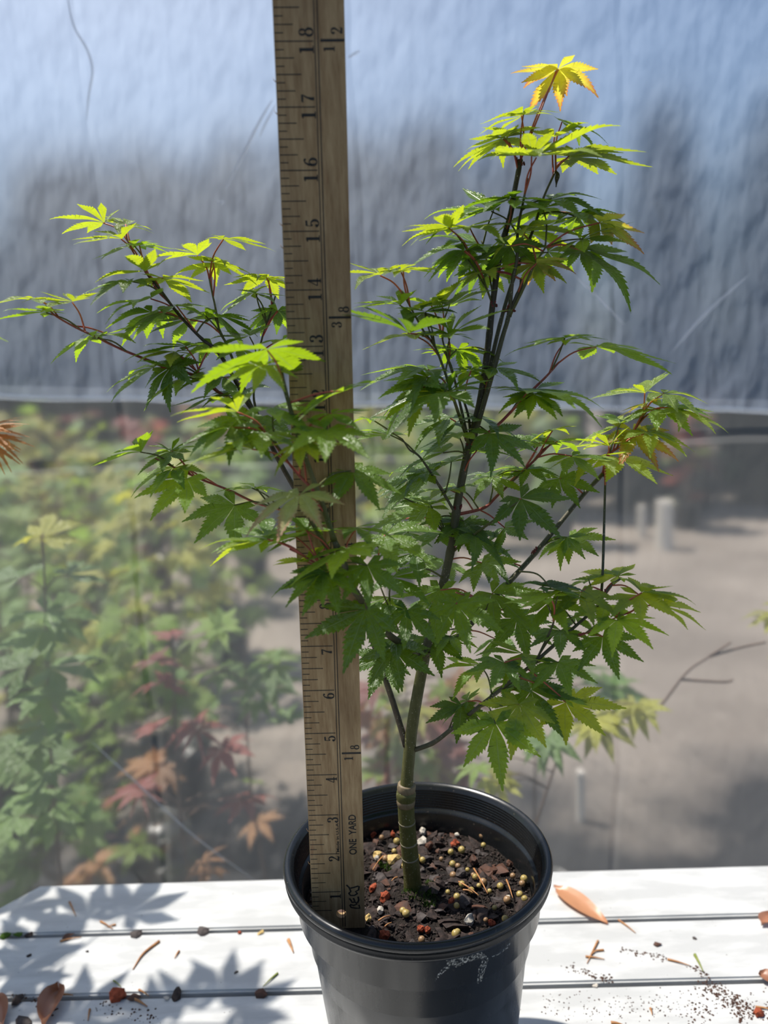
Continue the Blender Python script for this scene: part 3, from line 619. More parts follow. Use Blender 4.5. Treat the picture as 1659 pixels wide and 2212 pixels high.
LEAVES = '''
225,481 124,498 Y u
271,485 285,478 Y f
263,516 157,521 Y u
291,530 208,534 G e
300,530 345,517 G e
314,587 208,574 Y u
352,600 420,628 Y .
281,607 182,617 D .
157,653 91,645 Y u
78,645 0,638 Y e
101,676 3,660 G e
200,729 94,767 G d
230,721 275,714 G .
327,645 215,655 G .
327,673 251,714 G d
354,676 278,716 G d
380,660 418,655 D .
380,762 281,759 Y .
402,749 306,736 D .
332,795 218,822 G d
370,790 339,868 D d
410,815 291,855 G d
372,800 335,765 G u
427,552 330,548 Y u
481,516 592,516 Y e
465,568 553,574 Y .
462,568 411,595 Y .
577,599 523,622 Y .
580,600 612,590 Y .
550,633 469,650 G .
552,635 605,632 D .
600,670 557,710 G d
600,672 608,712 D d
411,690 354,724 G .
445,683 401,650 D .
462,683 500,690 G .
472,683 533,734 D .
540,727 475,727 D u
459,744 428,778 G d
516,754 462,761 G .
610,734 583,725 G .
578,756 532,818 G d L=1.55 Y=-3.3
482,815 425,838 D . yo=-.3
570,788 541,832 Y d Y=-3.0
513,889 371,905 Y u Y=-2.7
590,882 687,905 G . Y=-2.75
742,844 640,868 G . L=1.35 Y=-3.0
708,926 700,1003 G F L=1.15 Y=-3.3
715,893 765,905 G . Y=-2.85
800,905 856,893 G .
840,938 773,918 G .
546,970 398,997 Y u Y=-2.8
650,960 638,1000 Y d Y=-2.95
660,950 680,975 Y . Y=-2.95
502,923 411,960 D d
520,905 470,990 D d
556,903 492,960 G F
587,913 628,936 D .
570,936 556,975 G F
469,855 388,872 D .
520,845 470,880 D .
305,976 187,1005 G u
366,976 343,1014 G .
370,974 404,972 G u
375,1010 308,1057 G d
404,1034 317,1111 G F
507,1090 417,1177 D F
545,1054 502,1061 G .
550,1052 582,1046 G .
647,1068 580,1151 P d L=1.25 Y=-3.15
581,1166 462,1166 Y . L=1.5 Y=-2.7
578,1165 500,1117 G . Y=-2.7
661,1146 589,1130 G . Y=-2.8
663,1146 696,1132 G u Y=-2.8
640,1160 592,1150 D . Y=-2.5
749,1185 703,1236 G . L=1.2 Y=-2.95
698,1236 600,1293 D d Y=-2.8
708,1236 650,1322 D F Y=-2.85
665,1215 640,1195 Y u Y=-2.6
690,1205 720,1198 Y . Y=-2.7
793,1219 797,1322 D F Y=-2.6
830,1155 930,1180 G . L=1.3 Y=-1.6
898,1195 823,1219 D .
881,1317 870,1408 D F
790,1317 734,1442 D F Y=-2.0
952,1273 925,1370 G F
985,1303 1016,1415 G F
1002,1124 989,1195 D F
1000,1130 935,1150 D .
830,1418 790,1502 D F
850,1400 868,1498 D F
854,1378 858,1438 D F
938,1378 948,1457 D F
972,1374 995,1405 G .
874,1121 810,1131 D .
926,1094 790,1118 G .
930,1092 965,1072 G u
1026,1155 1097,1222 D .
952,1151 905,1175 D .
762,1015 822,1090 G . yo=.8
770,1140 800,1155 G .
847,1249 938,1273 D .
1125,1076 1205,1147 D F L=1.25
1229,1161 1294,1205 G .
1225,1160 1197,1208 G .
1059,1212 1100,1240 D .
1040,1215 1080,1260 G F
1193,1297 1218,1362 G F
1190,1290 1110,1278 G .
1063,1281 1153,1350 G .
1309,1310 1294,1345 G F
1381,1284 1385,1352 Y F
1385,1280 1480,1290 Y u
1435,1306 1515,1326 Y .
1334,1245 1258,1225 Y .
1336,1247 1382,1250 G .
1255,1277 1284,1342 Y F
1273,1252 1229,1259 G .
1171,1266 1247,1243 D .
1208,1277 1232,1268 D .
1302,1373 1338,1462 D F
1334,1339 1414,1386 G .
1206,1429 1233,1494 D F
1211,1360 1208,1410 D F
1117,1335 1143,1425 D F
1128,1411 1075,1445 G .
1148,1491 1208,1581 D F
1145,1488 1115,1450 D .
1121,1521 1096,1632 Y F
1222,1516 1309,1594 Y F
1216,1510 1226,1476 G .
1070,1561 1077,1691 G F
998,1523 987,1599 D F
1010,1515 962,1520 D .
1038,1436 962,1473 G .
1090,1430 1060,1480 D F
822,595 759,593 Y u
870,584 945,573 Y e
866,584 822,574 Y e
865,659 762,659 G u
917,676 960,690 D .
920,675 885,665 G .
956,659 887,654 Y u
970,659 1039,623 G .
883,720 745,668 D u L=1.75 Y=-1.4
890,722 812,727 Y .
973,723 1067,698 G u yo=-.5 L=1.4
968,722 900,700 G . yo=-.4
926,798 776,787 G .
923,814 815,834 G .
917,823 798,909 G d
962,845 815,889 D d yo=-.7 L=1.65
970,846 1034,837 D u yo=-.7
915,835 873,920 Y d
1017,801 1050,785 G .
1010,802 985,825 G .
990,753 1009,795 G d
985,755 1045,770 D .
960,760 915,748 G .
1070,795 1178,809 G .
1160,841 1305,864 G .
1142,846 1062,842 D .
1153,852 1130,891 G d
1158,852 1208,887 D .
1221,731 1147,731 G e L=1.3
1225,733 1280,738 G e
1288,748 1460,766 G e L=1.85
970,900 879,942 G .
990,909 945,936 D .
990,936 906,964 G .
1034,903 1134,936 D .
1059,936 1139,1003 D d
1136,1014 1078,1000 G .
1140,1015 1182,1031 D .
1067,1031 1078,1070 G .
1065,1028 1020,1009 D .
920,1025 790,1047 G d
915,1022 862,1048 D d
976,998 940,985 G .
959,978 865,989 G .
970,1056 873,1078 Y .
985,1050 950,1075 G .
1030,972 1070,978 D .
1394,849 1319,841 Y u L=1.3
1424,882 1499,900 G . L=1.3
1430,880 1519,869 G .
1433,849 1526,869 Y .
1471,885 1549,918 Y .
1399,871 1361,874 O .
1316,963 1250,966 Y u L=1.3
1322,960 1356,948 Y u
1336,921 1266,924 Y . L=1.3
1366,930 1424,1007 O d L=1.3
1399,932 1494,966 Y . L=1.3
1402,935 1480,945 Y .
1338,988 1422,1032 Y . L=1.3
1300,985 1233,1002 Y . L=1.3
1340,915 1355,895 G u
1194,930 1175,932 Y .
1203,954 1255,957 G .
1167,957 1100,916 G .
1165,960 1120,960 D .
1208,1032 1253,1101 D F
1235,985 1289,1013 G .
1206,149 1222,222 O d
1204,149 1140,178 O .
1128,248 1034,272 Y e
1130,247 1165,243 Y e
1091,297 996,319 Y .
1089,300 1012,345 Y d
1095,296 1122,270 Y u
1157,341 1320,277 Y u yo=-.5 L=1.8
1150,338 1055,313 Y u yo=-.5
1230,335 1398,303 Y . L=1.8
1232,338 1358,350 Y .
1197,297 1240,262 Y u
1212,263 1313,303 G .
1105,429 969,431 D .
1063,456 911,483 G u
1066,455 1080,430 G u
973,494 879,498 Y u
970,492 875,464 Y .
1013,491 1078,478 Y .
1031,527 882,520 G .
1114,433 1190,433 G .
1190,429 1311,424 D .
1251,465 1378,483 D .
1245,462 1330,447 G .
1248,468 1240,500 G .
1295,480 1400,521 O .
1175,451 1100,491 G d
1132,501 1259,523 Y . L=1.4
1128,500 1049,520 Y .
1259,516 1338,500 G .
1259,538 1394,612 D . L=1.7
1255,540 1280,577 G d
1154,570 1179,624 Y d
1158,568 1206,592 O .
1002,541 940,581 G d
1005,540 958,592 G d
1045,567 1009,624 D d
1053,585 984,601 Y .
1050,590 1045,620 Y d
1103,530 1100,599 D d
1183,545 1251,563 G .
1010,560 1050,590 G .
930,655 900,640 G .
'''
rl = random.Random(77)
def add_leaf(bx, by, tx, ty, cls, kind, yo, L, Yabs=None):
    near = min(SAMP, key=lambda s: math.hypot(s[1][0] - bx, s[1][1] - by) - 25 * (s[2] > .4))
    b = atY(bx, by, near[0].y + yo if Yabs is None else Yabs)
    depth = (b - CAM).dot(FW); dpx = math.hypot(tx - bx, ty - by) * depth / FPX
    if kind == 'F': Lr = max(dpx * 1.06, 1.0) if not L else max(L, dpx * 1.02)
    else: Lr = max(dpx * 1.04, L or (1.12 if dpx > .6 else .85))
    t = solve_tip(b, tx, ty, Lr, 'f' if kind == 'f' else None); u = t - b
    view = (CAM - b).normalized()
    if kind == 'F': nr = (view * .75 + Vector((0, 0, .75)) + Vector((rl.uniform(-.25, .25), 0, rl.uniform(-.2, .2))))
    elif kind == 'e': nr = Vector((rl.uniform(-.06, .06), .02, 1))
    else: nr = Vector((rl.uniform(-.3, .2), rl.uniform(-.02, .34) if cls in 'YO' and by < 720 else rl.uniform(-.36, .10), 1))
    Lr *= 1.02; me = rl.choice(LV[{'u': 'up', 'd': 'droop', 'F': 'flat', 'f': 'flat', 'e': 'flat'}.get(kind) or rl.choice(['flat', 'five', 'droop'])])
    o = leaf_obj(me, M[cls], plant, b, u, nr, Lr, sx=rl.uniform(.95, 1.12))
    # stalk to the nearest sensible point of the wood
    def cost(s):
        d = (s[0] - b).length; return abs(d - .75) * (2.2 if d > .75 else 1) + .6 * max(0, s[0].z - b.z + .1) + .35 * max(0, (s[0] - b).normalized().dot(u.normalized()))
    a = min(SAMP, key=cost)[0]; mid = (a + b) / 2 + Vector((0, 0, .05)) - u.normalized() * .06
    Q = catmull([a, mid, b + u.normalized() * .02], 4); V, F = tube_data(Q, lambda q: .021 - .006 * q, 5)
    obj('petiole', mesh_from('petiole', V, F), M['petiole'] if cls in 'YO' or rl.random() < .5 else M['greenstem'], o)
NLEAF = 0
for ln in LEAVES.strip().splitlines():
    q = ln.split(); (bx, by), (tx, ty) = [map(float, s.split(',')) for s in q[:2]]; opt = dict(s.split('=') for s in q[4:])
    add_leaf(bx, by, tx, ty, q[2], q[3], float(opt.get('yo', rl.uniform(-.35, .35))), float(opt.get('L', 0)), float(opt['Y']) if 'Y' in opt else None); NLEAF += 1
# inner leaves half hidden in the crown
for bx, by, tx, ty, yo in [(905, 1075, 850, 1095, .9), (880, 1150, 930, 1165, .9), (960, 1215, 905, 1235, .8), (935, 1300, 880, 1290, .8), (1090, 1290, 1130, 1310, .8), (1070, 1380, 1105, 1395, .7), (1090, 1140, 1130, 1160, .7), (815, 1180, 790, 1160, .9), (840, 1290, 820, 1340, .4), (960, 1420, 1000, 1425, .5), (1240, 1330, 1280, 1350, .5), (1110, 1470, 1150, 1500, .4), (880, 1040, 830, 1030, .7)]:
    add_leaf(bx, by, tx, ty, rl.choice('DDG'), rl.choice('.F'), yo, 0)

# ================================================================== yardstick
SO = Vector((-2.463, -1.178, -1.047)); SD = Vector((math.sin(math.radians(1.6235)), math.sin(math.radians(-5.0087)), 1)).normalized()
SW = Vector((math.cos(math.radians(.65)), math.sin(math.radians(.65)), 0)); SW = (SW - SD * SW.dot(SD)).normalized(); SN = SW.cross(SD)   # SN faces the camera
if SN.y > 0: SN = -SN
SWID, STH = 1.187, .16
def S(u, s, t=0.0): return SO + SW * u + SD * s - SN * t
stick = thing('yardstick', 'worn wooden yardstick with printed inch marks standing in the black pot', 'ruler', W(S(SWID / 2, 0)))
def solid2d(outer, holes, t0, t1):
    bm = bmesh.new(); es = []
    for loop in [outer] + holes:
        vs = [bm.verts.new(W(S(a, b, t0))) for a, b in loop]; es += [bm.edges.new((vs[i], vs[(i + 1) % len(vs)])) for i in range(len(vs))]
    bmesh.ops.triangle_fill(bm, edges=es, use_beauty=True, use_dissolve=False)
    r = bmesh.ops.extrude_face_region(bm, geom=list(bm.faces)); dv = W(S(0, 0, t1)) - W(S(0, 0, t0))
    bmesh.ops.translate(bm, verts=[v for v in r['geom'] if isinstance(v, bmesh.types.BMVert)], vec=dv)
    bmesh.ops.recalc_face_normals(bm, faces=bm.faces); me = bpy.data.meshes.new('stick'); bm.to_mesh(me); bm.free(); return me
hole = [(.655 + .115 * math.cos(a * math.pi / 14), .40 + .115 * math.sin(a * math.pi / 14)) for a in range(28)]
outer = [(0.015, 0), (SWID - .015, 0)] + [(SWID, s) for s in (.015, 9, 18, 27, 35.98)] + [(0, s) for s in (35.98, 27, 18, 9, .015)]
body = obj('stick', solid2d(outer, [hole], 0, STH), M['wood'], stick)
INK = -.0035
def flat(name, quads, parent=stick):
    V, F = [], []
    for q in quads:
        b = len(V); V += [S(a, c, INK) for a, c in q]; F.append(tuple(range(b, b + len(q))))
    return obj(name, mesh_from(name, V, F, False), M['ink'], parent)
def rect(u0, u1, s, h): return [(u0, s - h / 2), (u1, s - h / 2), (u1, s + h / 2), (u0, s + h / 2)]
for i in range(1, 23 * 8):
    s = i / 8
    if i % 8 == 0: nm, u1, h = 'inch_line', .655, .017
    elif i % 4 == 0: nm, u1, h = 'half_inch_line', .44, .016
    elif i % 2 == 0: nm, u1, h = 'quarter_inch_line', .325, .015
    else: nm, u1, h = 'eighth_inch_line', .16, .015
    flat(nm, [rect(.015, u1, s, h)])
flat('rule_line', [[(.675, .05), (.690, .05), (.690, 35.9), (.675, 35.9)]]); flat('rule_line', [[(.728, .05), (.745, .05), (.745, 35.9), (.728, 35.9)]])
def ribbon(pts):                                       # (x, y, width) -> quads in glyph space
    out = []; n_ = len(pts); nr = []
    for i in range(n_):
        a, b = pts[max(i - 1, 0)], pts[min(i + 1, n_ - 1)]; dx, dy = b[0] - a[0], b[1] - a[1]; l = math.hypot(dx, dy) or 1; nr.append((-dy / l, dx / l))
    for i in range(n_ - 1):
        (x, y, w), (x2, y2, w2) = pts[i], pts[i + 1]; p, q = nr[i], nr[i + 1]
        out.append([(x + p[0] * w / 2, y + p[1] * w / 2), (x - p[0] * w / 2, y - p[1] * w / 2), (x2 - q[0] * w2 / 2, y2 - q[1] * w2 / 2), (x2 + q[0] * w2 / 2, y2 + q[1] * w2 / 2)])
    return out
def arc(cx, cy, rx, ry, a0, a1, k=.17, th=.06, n_=18):
    P = []
    for i in range(n_ + 1):
        a = math.radians(a0 + (a1 - a0) * i / n_); P.append((cx + rx * math.cos(a), cy + ry * math.sin(a), th + (k - th) * abs(math.cos(a))))
    return ribbon(P)
def bar(x0, y0, x1, y1, w): return ribbon([(x0, y0, w), (x1, y1, w)])
def dot(x, y, r): return [[(x + r * math.cos(a * .628), y + r * math.sin(a * .628)) for a in range(10)]]
GL = {
 '0': arc(.28, .5, .21, .45, 0, 360),
 '1': bar(.30, .03, .30, .97, .19) + bar(.08, .03, .52, .03, .07) + bar(.10, .86, .28, .95, .09),
 '2': dot(.13, .72, .09) + arc(.28, .72, .20, .23, 170, -30) + ribbon([(.46, .62, .15), (.30, .36, .09), (.07, .10, .06)]) + ribbon([(.05, .08, .12), (.30, .10, .17), (.50, .07, .16)]) + bar(.52, .05, .53, .25, .05),
 '3': dot(.12, .76, .09) + arc(.27, .74, .19, .21, 160, -90, .16) + arc(.26, .28, .22, .25, 90, -165, .18) + dot(.12, .24, .09),
 '4': bar(.37, .03, .37, .97, .16) + bar(.37, .95, .03, .30, .06) + bar(.02, .28, .56, .28, .07) + bar(.22, .03, .52, .03, .06),
 '5': bar(.11, .90, .46, .92, .14) + bar(.11, .93, .09, .52, .05) + arc(.26, .32, .21, .27, 140, -165, .17) + dot(.12, .22, .09),
 '6': arc(.28, .30, .20, .26, 0, 360) + ribbon([(.08, .34, .16), (.10, .60, .15), (.22, .84, .10), (.42, .95, .06)]) + dot(.43, .86, .08),
 '7': ribbon([(.05, .80, .05), (.08, .90, .12), (.28, .88, .15), (.50, .93, .08)]) + ribbon([(.50, .92, .07), (.32, .55, .11), (.25, .28, .18), (.25, .08, .22)]),
 '8': arc(.28, .74, .16, .21, 0, 360, .13) + arc(.28, .28, .21, .25, 0, 360, .16),
 '9': arc(.28, .70, .20, .26, 0, 360) + ribbon([(.48, .66, .16), (.46, .40, .15), (.34, .16, .10), (.14, .05, .06)]) + dot(.13, .14, .08)}
def glyph(ch, u_base, s_mid, h, wf=.95):               # reads upwards: x -> +s, y -> -u
    q = [[(u_base - y * h, s_mid + (x - .28) * h * wf) for x, y in quad] for quad in GL[ch]]
    flat('numeral', q)
for k in range(1, 23):
    if k < 10: glyph(str(k), .655, k - .13, .245, 1.0)
    else: glyph(str(k)[0], .66, k - .13, .25, 1.0); glyph(str(k)[1], .66, k + .135, .25, 1.0)
for s, a, b in ((4.5, '1', '8'), (9, '1', '4'), (13.5, '3', '8'), (18, '1', '2'), (22.5, '5', '8')):
    flat('fraction_bar', [rect(.775, 1.18, s + .01, .042)]); glyph(a, 1.01, s - .12, .19); glyph(b, 1.15, s + .15, .20)
def text(body_, size, u_base, s0, sx=1.0):
    cu = bpy.data.curves.new('lettering', 'FONT'); cu.body = body_; cu.size = 1.0; cu.offset = .018
    to = bpy.data.objects.new('tmp', cu); COL.objects.link(to); bpy.context.view_layer.update()
    me = bpy.data.meshes.new_from_object(to.evaluated_get(bpy.context.evaluated_depsgraph_get())); bpy.data.objects.remove(to)
    xs = [v.co.x for v in me.vertices]; x0, x1 = min(xs), max(xs); sc = size / .72
    for v in me.vertices: v.co = W(S(u_base - v.co.y * sc, s0 + (v.co.x - x0) / (x1 - x0) * sx, INK))
    obj('lettering', me, M['ink'], stick)
text('ONE  YARD', .165, 1.035, 1.97, 1.02)
text('Made in U.S.A', .062, .655, 2.05, .74)
flat('guide_tick', [[(.585, 2.0), (.597, 2.0), (.597, 2.05), (.585, 2.05)]])
def stick_uv(x, y):
    d = ray(x, y); o = CAM - SO; k = -o.dot(SN) / d.dot(SN); p = o + d * k; return p.dot(SW), p.dot(SD)
hw = ['1000,400 1080,480 1120,580 1060,640', '1110,490 1200,470 1330,430', '1350,430 1335,540 1250,580 1310,650', '1060,620 1110,690 1220,690 1300,640', '1080,770 1130,830 1150,880 1250,870', '1190,760 1230,850', '1320,720 1340,820 1300,900', '1090,950 1130,1020 1250,1040 1370,1040 1345,950', '1100,940 1200,965 1285,930 1250,870']
for h in hw:
    P = [stick_uv(670 + a / 12.76, 1880 + b / 12.76) for a, b in (tuple(map(float, q.split(','))) for q in h.split())]
    flat('marker_stroke', ribbon([(a, b, .036) for a, b in P]))
# splinters on the left edge
for s in (14.72, 15.1, 16.9, 17.4, 2.55, 1.7):
    a = S(0, s, .05); tube('splinter', [a, a + Vector((-.035, -.01, .03)), a + Vector((-.05, 0, .08))], lambda t: .008 * (1.2 - t), M['wood'], stick, 4)

# ================================================================== litter on the bench
BZ = -POT_H
def bp(x, y, z=.0): return atZ(x, y, BZ + z)
GRN = 'needles fallen on the bench'
def needle(a, b, label, mat='needle', w=.035, bend=.0):
    A, C = bp(*a, .03), bp(*b, .03); side = (C - A).cross(Vector((0, 0, 1))).normalized()
    Q = catmull([A, (A + C) / 2 + side * bend + Vector((0, 0, .02)), C], 5); V, F = tube_data(Q, lambda t: w * (1.05 - .75 * t), 5)
    return tag(obj('dry_needle', mesh_from('dry_needle', V, F), M[mat]), label, 'needle', GRN)
needle((344, 2033), (287, 2094), 'long curved tan needle lying on the middle plank', w=.05, bend=.12)
needle((387, 2054), (377, 2070), 'short orange needle beside the long curved tan needle')
needle((150, 1948), (164, 1979), 'thin rust needle on the back plank in leaf shadow')
needle((217, 1990), (244, 2007), 'pale needle pointing at the plank gap in leaf shadow')
needle((250, 1997), (232, 2003), 'small needle crossing the pale needle by the plank gap')
needle((130, 2033), (176, 2024), 'orange needle lying along the front of the plank gap')
needle((623, 2030), (634, 2058), 'pale curved needle lying close beside the pot', w=.06)
needle((600, 2102), (568, 2131), 'dark green needle lying beside the pot', 'needle_green')
needle((245, 2118), (262, 2132), 'small green needle above the orange seed husk', 'needle_green', .025)
needle((135, 2140), (80, 2156), 'rust needle behind the curled brown dry leaf')
needle((300, 2138), (322, 2152), 'rust needle leaning over the plank gap by seed husk')
needle((194, 2180), (190, 2205), 'rust needle standing along the front plank')
needle((287, 2156), (318, 2174), 'dark twig-like needle beside the orange seed husk', w=.05)
needle((133, 2148), (158, 2150), 'rust needle beside the tip of curled brown leaf')
needle((1336, 1987), (1373, 2015), 'tan needle lying over the gap right of red dry leaf')
needle((1292, 2032), (1268, 2081), 'rust needle standing across two others in a cross')
needle((1265, 2066), (1306, 2072), 'brown needle lying flat beneath the crossed needles')
needle((1304, 2052), (1275, 2066), 'curved grey-brown needle in the crossed needles', bend=.08)
needle((1442, 2072), (1491, 2086), 'long rust needle along the dirt trail')
needle((1501, 2062), (1519, 2098), 'yellow-green leaf sliver at the end of dirt trail', 'needle_green', .05)
needle((1632, 2175), (1672, 2182), 'orange needle among dark dirt on the front plank')
needle((1405, 2178), (1409, 2192), 'tiny rust needle among specks on the front plank')
needle((1320, 2209), (1345, 2213), 'dark rust needle at the foot of the specks', w=.045)
def dry_leaf(a, b, wid, label, mat, curl=.25, lift=.03):
    A, C = bp(*a, lift), bp(*b, lift); d = C - A; L = d.length; d.normalize(); s = d.cross(Vector((0, 0, 1))).normalized(); V, F = [], []; nx = 14
    for i in range(nx + 1):
        t = i / nx; w = wid * (math.sin(math.pi * t ** .8) ** .8 + .05) * (1 if t > .12 else .45)
        for k in (-1, -.5, 0, .5, 1):
            V.append(A + d * L * t + s * w * k + Vector((0, 0, curl * wid * abs(k) ** 1.5 + .04 * math.sin(t * 5) + .02)))
    for i in range(nx):
        for k in range(4): a_ = i * 5 + k; F.append((a_, a_ + 1, a_ + 6, a_ + 5))
    return tag(obj('dry_leaf', mesh_from('dry_leaf', V, F), M[mat]), label, 'leaf')
M['dry_red'] = leaf_mat('dry_leaf_red', (0.42, 0.13, 0.055), (0.50, 0.12, 0.04), tfac=.25, vein=(.5, .3, .15))
M['dry_brown'] = leaf_mat('dry_leaf_brown', (0.27, 0.085, 0.050), (0.30, 0.08, 0.03), tfac=.15, vein=(.4, .2, .1))
dry_leaf((1196, 1917), (1312, 1996), .36, 'red dry leaf with long stalk lying by the pot and gap', 'dry_red')
dry_leaf((128, 2140), (92, 2222), .34, 'curled brown dry leaf lying across the plank gap', 'dry_brown', .9)
dry_leaf((-12, 2160), (6, 2222), .28, 'brown dry leaf beside the curled one on the plank end', 'dry_brown', .8)
dry_leaf((1644, 2002), (1668, 1972), .20, 'small rust leaf scrap caught on the gap at bench right', 'dry_brown', .6)
dry_leaf((1640, 2106), (1672, 2128), .22, 'dark rust leaf scrap caught in the front plank gap', 'dry_brown', .6)
for (x, y, s, mt, lb) in [(257, 2151, 1.75, 'lava', 'orange seed husk perched on the plank gap'), (382, 2147, 1.1, 'bark_chip', 'black bark crumb standing in the plank gap'), (565, 2147, 1.1, 'bark_red', 'dark red bark crumb in the gap near the pot'), (289, 2154, .95, 'bark_red', 'brown bark crumb beside the orange seed husk'), (13, 2020, 1.0, 'moss', 'mossy crumb in the gap at the plank end'), (40, 2019, .85, 'moss', 'small mossy crumb next to the plank end one'), (145, 2022, .9, 'bark_red', 'brown crumb in the gap behind orange needle'), (295, 2017, .9, 'bark_grey', 'grey bark crumb in the gap below leaf shadow'), (439, 2011, 1.0, 'bark_grey', 'grey-brown bark crumb alone in the back gap'), (517, 2013, .5, 'lava', 'small red crumb in the back plank gap'), (563, 2012, .5, 'pumice', 'small yellow crumb in the back plank gap'), (360, 2155, .5, 'perlite', 'pale crumb beside the black bark crumb'), (36, 2160, 1.3, 'bark_chip', 'dark clump of litter in the front gap'), (50, 2207, 1.0, 'bark_grey', 'grey bark flake on the front plank'), (63, 2018, .6, 'bark_chip', 'tiny dark crumb in the back gap'), (1420, 2039, .75, 'bark_red', 'brown bark flake alone on the middle plank'), (1501, 2025, .4, 'bark_grey', 'tiny dark crumb behind the yellow-green sliver'), (1285, 2127, .5, 'perlite', 'pale crumb in the front gap near the pot'), (1638, 2188, 1.0, 'lava', 'red crumb among the dark dirt trail'), (63, 2062, .35, 'bark_chip', 'black speck in the leaf shadow'), (188, 2053, .35, 'bark_chip', 'dark speck on the middle plank shadow'), (510, 2098, .35, 'bark_grey', 'grey speck on the clean middle plank')]:
    p = bp(x, y, .05); o = place('bark_crumb', chips[int(x) % 8] if mt != 'lava' else stones[int(x) % 4], M[mt], None, (p.x, p.y, BZ + .055 * s), (.2, .1, x), s)
    tag(o, lb, 'debris', 'crumbs on the bench')
V, F = [], []
rd = random.Random(9)
def speck(x, y, r):
    p = bp(x, y, 0); b = len(V)
    for dx, dy, dz in ((1, 0, 0), (0, 1, 0), (-1, 0, 0), (0, -1, 0), (0, 0, 1.0)): V.append((p.x + dx * r * rd.uniform(.6, 1.4), p.y + dy * r * rd.uniform(.6, 1.4), BZ + .001 + dz * r))
    for k in range(4): F.append((b + k, b + (k + 1) % 4, b + 4))
for (x0, y0, x1, y1, nn, sp_) in [(1228, 2088, 1316, 2118, 90, 7), (1336, 2050, 1440, 2072, 60, 6), (1490, 2086, 1526, 2110, 40, 5), (1520, 2125, 1640, 2200, 240, 12), (1590, 2150, 1600, 2210, 60, 5), (1540, 2140, 1500, 2212, 50, 20), (200, 2170, 340, 2205, 60, 14), (30, 2150, 120, 2180, 60, 8)]:
    for k in range(nn): t = rd.random(); speck(x0 + (x1 - x0) * t + rd.gauss(0, sp_), y0 + (y1 - y0) * t + rd.gauss(0, sp_ * .6), rd.uniform(.012, .045))
for k in range(330): speck(rd.uniform(1170, 1659), rd.triangular(2128, 2212, 2180), rd.uniform(.008, .03))
for k in range(120): speck(rd.uniform(0, 1659), rd.uniform(1930, 2212), rd.uniform(.006, .016))
tag(obj('dirt', mesh_from('dirt', V, F, False), M['bark_red']), 'dark dirt specks scattered in trails over the planks', 'dirt', kind='stuff')

# ================================================================== neighbours and the yard
LF = [leaf_mesh('leaf', 90 + i, 7, .16, .2, .2, 0, 0) for i in range(3)]       # plain-edged, for plants farther off
LB = [leaf_mesh('leaf', 95 + i, 5, .24, .2, .15, 0, 4) for i in range(2)]       # broad lobes
LN = [leaf_mesh('leaf', 99 + i, 7, .050, .30, .2, 0, 4) for i in range(2)]      # laceleaf
M['bg_green'] = leaf_mat('yard_leaf_green', (0.17, 0.28, 0.075), (0.34, 0.52, 0.06), hue=.25)
M['bg_lime'] = leaf_mat('yard_leaf_lime', (0.20, 0.31, 0.035), (0.50, 0.66, 0.03), hue=.25)
M['bg_yellow'] = leaf_mat('yard_leaf_yellow', (0.42, 0.42, 0.05), (0.70, 0.66, 0.04), hue=.2)
M['bg_red'] = leaf_mat('yard_leaf_red', (0.30, 0.085, 0.070), (0.46, 0.11, 0.08), hue=.25)
M['bg_orange'] = leaf_mat('yard_leaf_orange', (0.36, 0.17, 0.06), (0.58, 0.26, 0.06), hue=.25)
M['bg_dark'] = simple('yard_leaf_dark', (0.010, 0.024, 0.016), (0.020, 0.044, 0.026), 6, 0.9, 0.1)
M['bg_stem'] = simple('yard_stem_brown', (0.16, 0.09, 0.06), (0.10, 0.06, 0.04), 80)
M['bg_pot'] = plastic('yard_pot_black', (0.012, 0.012, 0.013), (0.03, 0.03, 0.03))
M['lace'] = leaf_mat('laceleaf_orange', (0.50, 0.21, 0.07), (0.75, 0.36, 0.08), hue=.1)
POTM = {}
def bg_pot(parent, x, y, z, r=4.0, h=8.0):
    V, F = lathe([(0, 0), (r * .78, 0), (r * .94, h * .86), (r * 1.04, h * .88), (r * 1.06, h), (r * .97, h), (r * .93, h * .9), (0, h * .88)], 28, (0, 0))
    me = mesh_from('pot', [(a + x, b + y, c + z) for a, b, c in V], F); o = obj('pot', me, M['bg_pot'], parent)
    V, F = lathe([(0, h * .885), (r * .93, h * .89)], 28, (0, 0)); obj('soil', mesh_from('soil', [(a + x, b + y, c + z) for a, b, c in V], F), M['soil'], parent)
    return z + h * .89
